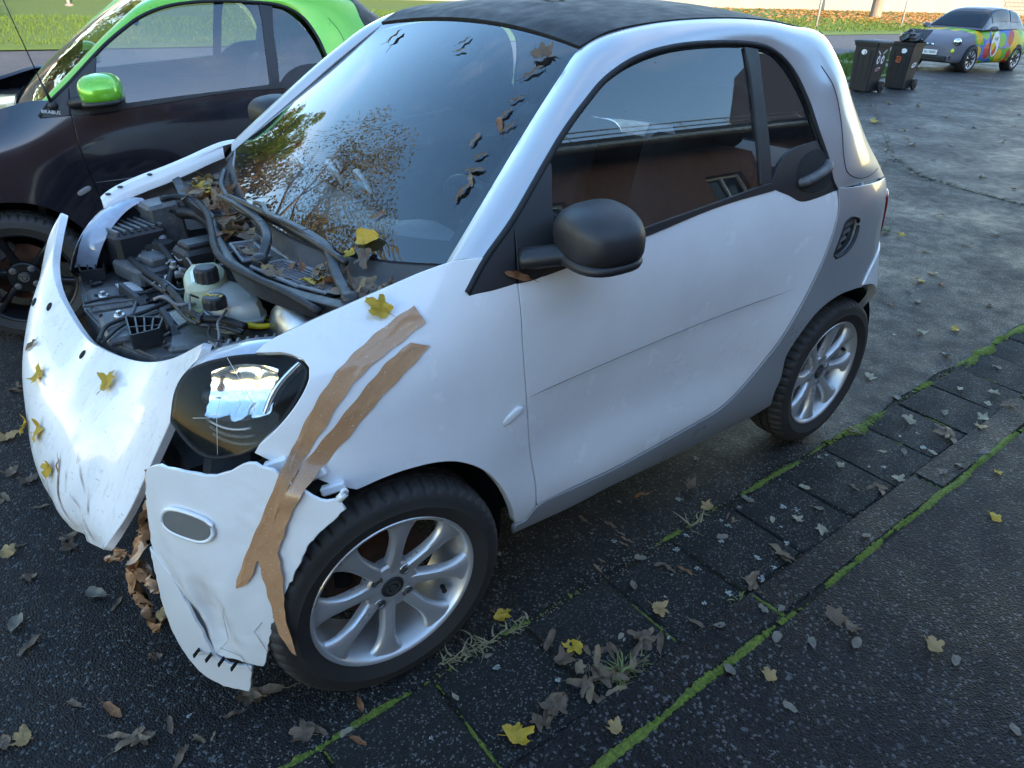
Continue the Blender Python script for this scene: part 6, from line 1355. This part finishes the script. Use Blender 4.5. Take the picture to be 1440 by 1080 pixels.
# gabled wing
gw=empty('gabled_wing',(-17.5,6.1,0)); tag(gw,'gabled brick wing with steep dark roof at the end of the house','house')
b=MB(); b.add([(-4.5,-.9,0),(4.5,-.9,0),(4.5,-.9,5.2),(0,-.9,9.8),(-4.5,-.9,5.2),(-4.5,.85,0),(4.5,.85,0),(4.5,.85,5.2),(0,.85,9.8),(-4.5,.85,5.2)],[(0,1,2,3,4),(0,5,6,1),(1,6,7,2),(0,4,9,5),(5,9,8,7,6)]); b.build('wall',BW,gw,smooth=False)
for s in(1,-1): b=MB(); b.add([(0,-1.3,9.95),(4.9*s,-1.3,4.95),(4.9*s,4,4.95),(0,4,9.95),(0,-1.3,10.1),(4.9*s,-1.3,5.1),(4.9*s,4,5.1),(0,4,10.1)],[(0,1,2,3),(4,5,6,7),(0,1,5,4),(1,2,6,5),(2,3,7,6)]); b.build('roof_slope',Dk,gw,smooth=False)
# handrail along the house steps
hr_=empty('handrail',(-5.2,5.6,.03)); tag(hr_,'thin steel handrail on posts beside the house','handrail')
b=MB(); b.tube(crom([(-3.5,0,.95),(-1.2,0,1.05),(.4,0,1.5),(2.6,0,1.62),(4.2,0,1.2)],6),.02,8); b.build('rail',M['galv'],hr_)
for x,z in((-3.4,.95),(-1.2,1.05),(.6,1.5),(2.6,1.6),(4.1,1.2)): b=MB(); b.tube([(x,0,0),(x,0,z)],.018,8); b.build('rail_post',M['galv'],hr_)
# ---------------------------------------------------------------- fallen leaves
def leaf_mesh(kind,seed):
    rd=random.Random(seed)
    if kind=='maple':
        pol=[]; lobes=[(90,1.0),(32,.92),(-26,.62),(148,.92),(206,.62)]
        ang=np.linspace(-60,240,52); rr=[]
        for a in ang:
            r=.58
            for c,L_ in lobes:
                d=abs(a-c); r=max(r,L_*(1-.50*min(1,d/28)**1.6) if d<28 else 0)
            rr.append(r*(1+rd.uniform(-.10,.08))*(1+.12*math.sin(R(a)*2+seed)))
        rr=[max(.3,q) for q in rr]
        pts=[(.5*r*math.cos(R(a)),.5*r*math.sin(R(a))) for a,r in zip(ang,rr)]
        c0=(0,0)
    elif kind=='oval':
        pts=[]
        for k in range(22):
            t=2*math.pi*k/22; w=.27*(1+.25*math.sin(t)); pts.append((w*math.cos(t),.5*math.sin(t)*(1+rd.uniform(-.04,.04))))
    else:
        pts=[]
        for k in range(22):
            t=2*math.pi*k/22; pts.append((.17*math.cos(t)*(1+rd.uniform(-.2,.2)),.5*math.sin(t)*(1+rd.uniform(-.1,.1))))
    V=[];F=[]; n=len(pts)
    cu=rd.uniform(.2,.5)*{'maple':1.5,'oval':1.1,'curl':2.6}[kind]; tw=rd.uniform(-.6,.6); ph=rd.uniform(0,6)
    def bend(x,y): 
        z=cu*(x*x*1.1+.35*y*y)+tw*x*y+.05*math.sin(10*x+ph)+.045*math.sin(9*y+ph*2)+.03*math.sin(19*x+13*y+ph)
        if kind=='curl': 
            a=x*3.6; return (math.sin(a)*.24,y,.22*(1-math.cos(a))+tw*.5*y*y+.04*math.sin(11*y+ph))
        return (x,y,z)
    rings=[1,.66,.33]
    for s in rings: V+=[bend(p[0]*s,p[1]*s) for p in pts]
    V.append(bend(0,0))
    for k in range(2):
        for i in range(n): F.append((k*n+i,k*n+(i+1)%n,(k+1)*n+(i+1)%n,(k+1)*n+i))
    for i in range(n): F.append((2*n+i,2*n+(i+1)%n,3*n))
    # stalk
    i=len(V); y0=-.5 if kind!='maple' else -.12
    for (yy,zz,w) in((y0+.1,.01,.012),(y0-.12,.03,.011),(y0-.34,.09,.009)):
        o=rd.uniform(-.04,.04); V+=[(o-w,yy,zz),(o+w,yy,zz),(o,yy,zz+w*1.6)]
    for q in range(2):
        for j in range(3): F.append((i+q*3+j,i+q*3+(j+1)%3,i+(q+1)*3+(j+1)%3,i+(q+1)*3+j))
    V=np.array(V); V[:,2]-=V[:3*n+1,2].min()
    return mesh('leaf',V,F,True)
_lm={}
def get_leaf(kind,col,v):
    k=(kind,col,v)
    if k not in _lm:
        me=leaf_mesh(kind,hash((kind,v))%9973 if False else {'maple':11,'oval':37,'curl':71}[kind]+v*5); me.materials.append(LEAF[col]); _lm[k]=me
    return _lm[k]
def leaf(p,size,kind,col,label,group,n=(0,0,1),spin=None,tilt=0,name='fallen_leaf'):
    me=get_leaf(kind,col,random.randrange(6)); o=bpy.data.objects.new(name,me); COL.objects.link(o)
    s=random.uniform(0,6.28) if spin is None else spin
    q=Vector(n).to_track_quat('Z','Y')@Euler((random.uniform(-tilt,tilt),random.uniform(-tilt,tilt),s)).to_quaternion(); o.rotation_euler=q.to_euler(); o.location=p; o.scale=(size*1.25,)*3
    tag(o,label,'leaf',group); return o
random.seed(77)
GNAME={'grey':'small grey dry leaf','pale':'pale bleached leaf','tan':'tan fallen leaf','yellow':'yellow fallen leaf','brown':'brown curled leaf','rust':'rust red leaf','dry':'crumpled dry leaf','green':'green leaf'}
for x,y,s,c in E['ground_leaves']:
    if y>1.29: where,z='lying on the footway asphalt',.028
    elif y>1.16: where,z='lying on the kerb stones',.028
    elif y>.86: where,z='lying on the paving slabs',.012
    elif x>.30: where,z='lying on the asphalt by the smashed car front',.002
    elif x<-4.5: where,z='lying far across the car park',.006
    else: where,z='lying on the asphalt along the white car',.002
    kind={'yellow':'maple','tan':'maple','pale':'maple','rust':'curl','brown':random.choice(('curl','maple')),'dry':'curl','grey':'oval','green':'maple'}[c]
    if c in('grey','pale') and s<.04: kind='oval'
    leaf((x,y,z),s,kind,c,GNAME[c]+' '+where,GNAME[c].replace('leaf','leaves')+' '+where,tilt=.16)
    if c=='dry':
        for k in range(2): leaf((x+random.uniform(-.03,.03),y+random.uniform(-.03,.03),z+.006),s*.7,'curl',random.choice(('brown','dry')),GNAME['dry']+' '+where,'crumpled dry leaves '+where,tilt=.4)
# leaves far out on the car park and road, tiny
for k in range(70):
    x=random.uniform(-20,-4.6); y=random.uniform(-4.5,.6) if x>-12 else random.uniform(-6,.4); c=random.choice(('grey','pale','brown','tan'))
    leaf((x,y,.006),random.uniform(.05,.10),random.choice(('oval','maple','curl')),c,GNAME[c]+' lying far across the car park',GNAME[c].replace('leaf','leaves')+' lying far across the car park',tilt=.2)
# on the white car
def bleaf(u,v,s,kind,col,lab,spin=None): 
    p,n=on_grid(BON,u,v,.002); leaf(p,s,kind,col,lab,None,n=n,spin=spin,tilt=.1)
bleaf(.12,.28,.060,'maple','yellow','yellow lobed leaf stuck on the torn bonnet below its rim',.2)
bleaf(.29,.57,.055,'maple','yellow','yellow leaf stuck high on the outer bonnet curve')
bleaf(.31,.67,.045,'curl','brown','brown curled leaf at the bonnet edge above the yellow ones')
bleaf(.60,.57,.055,'maple','yellow','bright yellow leaf at the outline of the bonnet')
bleaf(.46,.46,.060,'maple','yellow','bright yellow leaf beside another on the bonnet front')
bleaf(.54,.34,.055,'maple','yellow','yellow leaf with brown tip above the tape scraps')
bleaf(.50,.31,.030,'curl','rust','small dark red leaf beside the tape scraps')
(p1,n1),(p2,n2)=E['side_leaves']
leaf(Vector(p1)+Vector(n1)*.003,.055,'maple','yellow','yellow brown leaf on the white wing above the tape',None,n=n1)
leaf(Vector(p2)+Vector(n2)*.004,.05,'curl','rust','thin reddish leaf caught at the mirror base',None,n=n2,spin=1.2)
def wleaf(s,u,size,kind,col,lab,spin=None,grp=None):
    j=(s+1)/2*28; j0=int(min(j,27)); i=u*20; i0=int(min(i,19)); G=WS; a=j-j0; c=i-i0
    p=(G[j0,i0]*(1-a)+G[j0+1,i0]*a)*(1-c)+(G[j0,i0+1]*(1-a)+G[j0+1,i0+1]*a)*c; n=np.cross(G[j0+1,i0]-G[j0,i0],G[j0,i0+1]-G[j0,i0]); n/=np.linalg.norm(n); n=n if n[2]>0 else -n
    leaf(Vector(p)+Vector(n)*.003,size,kind,col,lab,grp,n=tuple(n),spin=spin,tilt=.1)
LW=[(-0.58, 0.88, 0.055, 'curl', 'brown', 'brown and yellow crumpled leaf at the top of the windscreen', None, None), (0.15, 0.89, 0.035, 'curl', 'brown', 'thin dark leaf near the windscreen top edge', None, None), (0.2, 0.84, 0.03, 'curl', 'dry', 'small dry leaf below the thin dark one on the windscreen', None, None), (0.81, 0.91, 0.065, 'maple', 'brown', 'large flat brown leaf in the upper corner of the windscreen', None, None), (0.82, 0.83, 0.045, 'curl', 'brown', 'brown curled leaf hanging below the large flat leaf', None, None), (0.84, 0.7, 0.03, 'curl', 'brown', 'brown curled leaf in the trail down the windscreen edge', None, 'trail of curled leaves on the windscreen'), (0.84, 0.63, 0.035, 'curl', 'brown', 'brown curled leaf in the trail down the windscreen edge', None, 'trail of curled leaves on the windscreen'), (0.85, 0.58, 0.045, 'curl', 'rust', 'brown curled leaf in the trail down the windscreen edge', None, 'trail of curled leaves on the windscreen'), (0.9, 0.58, 0.03, 'curl', 'brown', 'brown curled leaf in the trail down the windscreen edge', None, 'trail of curled leaves on the windscreen'), (0.78, 0.5, 0.035, 'curl', 'dry', 'brown curled leaf in the trail down the windscreen edge', None, 'trail of curled leaves on the windscreen'), (0.86, 0.44, 0.03, 'curl', 'brown', 'brown curled leaf in the trail down the windscreen edge', None, 'trail of curled leaves on the windscreen'), (0.88, 0.38, 0.04, 'curl', 'brown', 'brown curled leaf in the trail down the windscreen edge', None, 'trail of curled leaves on the windscreen'), (0.89, 0.34, 0.035, 'curl', 'dry', 'brown curled leaf in the trail down the windscreen edge', None, 'trail of curled leaves on the windscreen'), (0.89, 0.29, 0.04, 'curl', 'brown', 'brown curled leaf in the trail down the windscreen edge', None, 'trail of curled leaves on the windscreen'), (0.88, 0.27, 0.03, 'curl', 'brown', 'brown curled leaf in the trail down the windscreen edge', None, 'trail of curled leaves on the windscreen'), (0.62, 0.06, 0.062, 'oval', 'yellow', 'single yellow pear-shaped leaf low on the windscreen', None, None), (0.58, 0.15, 0.03, 'curl', 'rust', 'small rust leaf above the yellow one on the windscreen', None, None), (0.58, 0.0, 0.035, 'maple', 'yellow', 'small yellow leaf at the bottom of the windscreen', None, None), (0.66, 0.0, 0.06, 'maple', 'brown', 'flat brown leaf in the windscreen corner by the wing', None, None)]
for a in LW: wleaf(*a)
random.seed(5)
cl=[(.35,.35),(.50,.30),(.40,.55),(.62,.5),(.72,.35),(.68,.6),(.80,.5),(.88,.35),(.90,.6),(.12,.35),(.02,.5),(-.08,.6),(-.18,.55),(-.28,.6),(-.36,.5),(-.45,.55),(-.52,.6),(-.6,.45),(-.68,.4),(-.74,.55),(-.8,.35),(-.84,.5),(-.88,.3),(-.78,.2),(-.7,.15),(.05,.3),(-.15,.35),(-.3,.35),(.66,.42),(.76,.45),(-.9,.45),(-.82,.6),(-.62,.6),(-.4,.65),(-.22,.7),(.58,.75),(.3,.7)]
cl+=[(random.uniform(-.9,-.1),random.uniform(.2,.75)) for _ in range(26)]+[(random.uniform(.45,.92),random.uniform(.25,.7)) for _ in range(12)]
for s,u in cl:
    c=random.choice(('brown','brown','rust','dry','tan','dry','yellow')); p=cg(s,u)+np.array([0,0,.014])
    leaf(p,random.uniform(.045,.075),random.choice(('curl','maple','curl')),c,GNAME[c]+' caught in the scuttle under the windscreen',GNAME[c].replace('leaf','leaves')+' caught in the scuttle',n=(.1,0,1),tilt=.6)
leaf((-1.02,.06,1.513),.07,'curl','pale','pale curled leaf lying on the black roof',None)
# weeds in the slab joint
def weed(loc,n,h,label,mat='weed'):
    t=empty('weed',loc); tag(t,label,'weed'); b=MB()
    for k in range(n):
        a=random.uniform(0,6.28); L_=h*random.uniform(.35,1.15); e=random.uniform(.3,1.45) if mat=='weed' else random.uniform(.05,.7); p=[]; ox,oy=random.gauss(0,.012 if mat=='weed' else .035),random.gauss(0,.010); bd=random.uniform(-1.2,1.2)
        for q in range(5): s=q/4; p.append((ox+L_*s*math.cos(a+bd*s)*math.cos(e*(1-.5*s)),oy+L_*s*math.sin(a+bd*s)*math.cos(e*(1-.5*s)),L_*s*math.sin(e)*(1-.55*s*s)))
        w=random.uniform(.0015,.004); G=[]
        for q,pt in enumerate(p): ww=w*(1-(q/4)**2*.9); G.append([(pt[0]-math.sin(a)*ww,pt[1]+math.cos(a)*ww,pt[2]),(pt[0]+math.sin(a)*ww,pt[1]-math.cos(a)*ww,pt[2])])
        b.grid(G)
    b.build('blade',M[mat],t); return t
M['weed']=leaf_mat('weed_blade',(.10,.13,.03),(.22,.22,.07),(.25,.2,.1)); M['straw']=leaf_mat('straw',(.25,.2,.1),(.34,.28,.15),(.2,.14,.08))
weed((-.45,1.125,.0),70,.085,'grass tuft with broad blades growing at the slab edge among brown leaves')
weed((-.52,1.14,.0),16,.06,'small dandelion-like weed beside the grass tuft')
weed((-.92,1.155,.0),14,.05,'small weed with a dry leaf at the second slab edge')
for i,(x,y,n,h_) in enumerate(((-1.10,.86,14,.08),(-.22,.83,30,.06),(-.14,.83,22,.06),(-.33,.835,16,.05))):
    weed((x,y,0),n,h_,['straw-coloured grass wisps at the slab edge by the dry tan leaf','straw-coloured grass wisps beside the front wheel','thin dry grass under the front tyre edge','dry grass beside the yellow leaf and front wheel'][i],'straw')
# leaf drift round the grass tuft
random.seed(31)
for k in range(26):
    x=-.45+random.gauss(0,.10); y=1.10+random.gauss(0,.035)
    leaf((x,y,.012+random.uniform(0,.02)),random.uniform(.035,.065),random.choice(('curl','curl','maple')),random.choice(('brown','dry','brown')),'brown leaf in the drift round the grass tuft','leaf drift round the grass tuft',tilt=.6)
# lichen spots on the slabs
V=[];F=[]
for k in range(70):
    x=random.uniform(-3.2,.6) if k>25 else random.uniform(-1.3,-.2); y=random.uniform(.88,1.15) if random.random()<.75 else random.uniform(.2,.8); r=random.uniform(.004,.014); z=.0125 if y>.86 else .0025; i=len(V); n=14; V.append((x,y,z))
    for q in range(n): a=6.283*q/n; rr=r*random.uniform(.5,1.2); V.append((x+rr*math.cos(a),y+rr*math.sin(a),z))
    F+=[(i,i+1+q,i+1+(q+1)%n) for q in range(n) if random.random()<.75]
o=link('lichen',mesh('lichen',V,F,False),simple('lichen',(.26,.27,.24),.9,var=.4,scale=120)); tag(o,'pale lichen spots on the slabs and asphalt',None,kind='stuff')
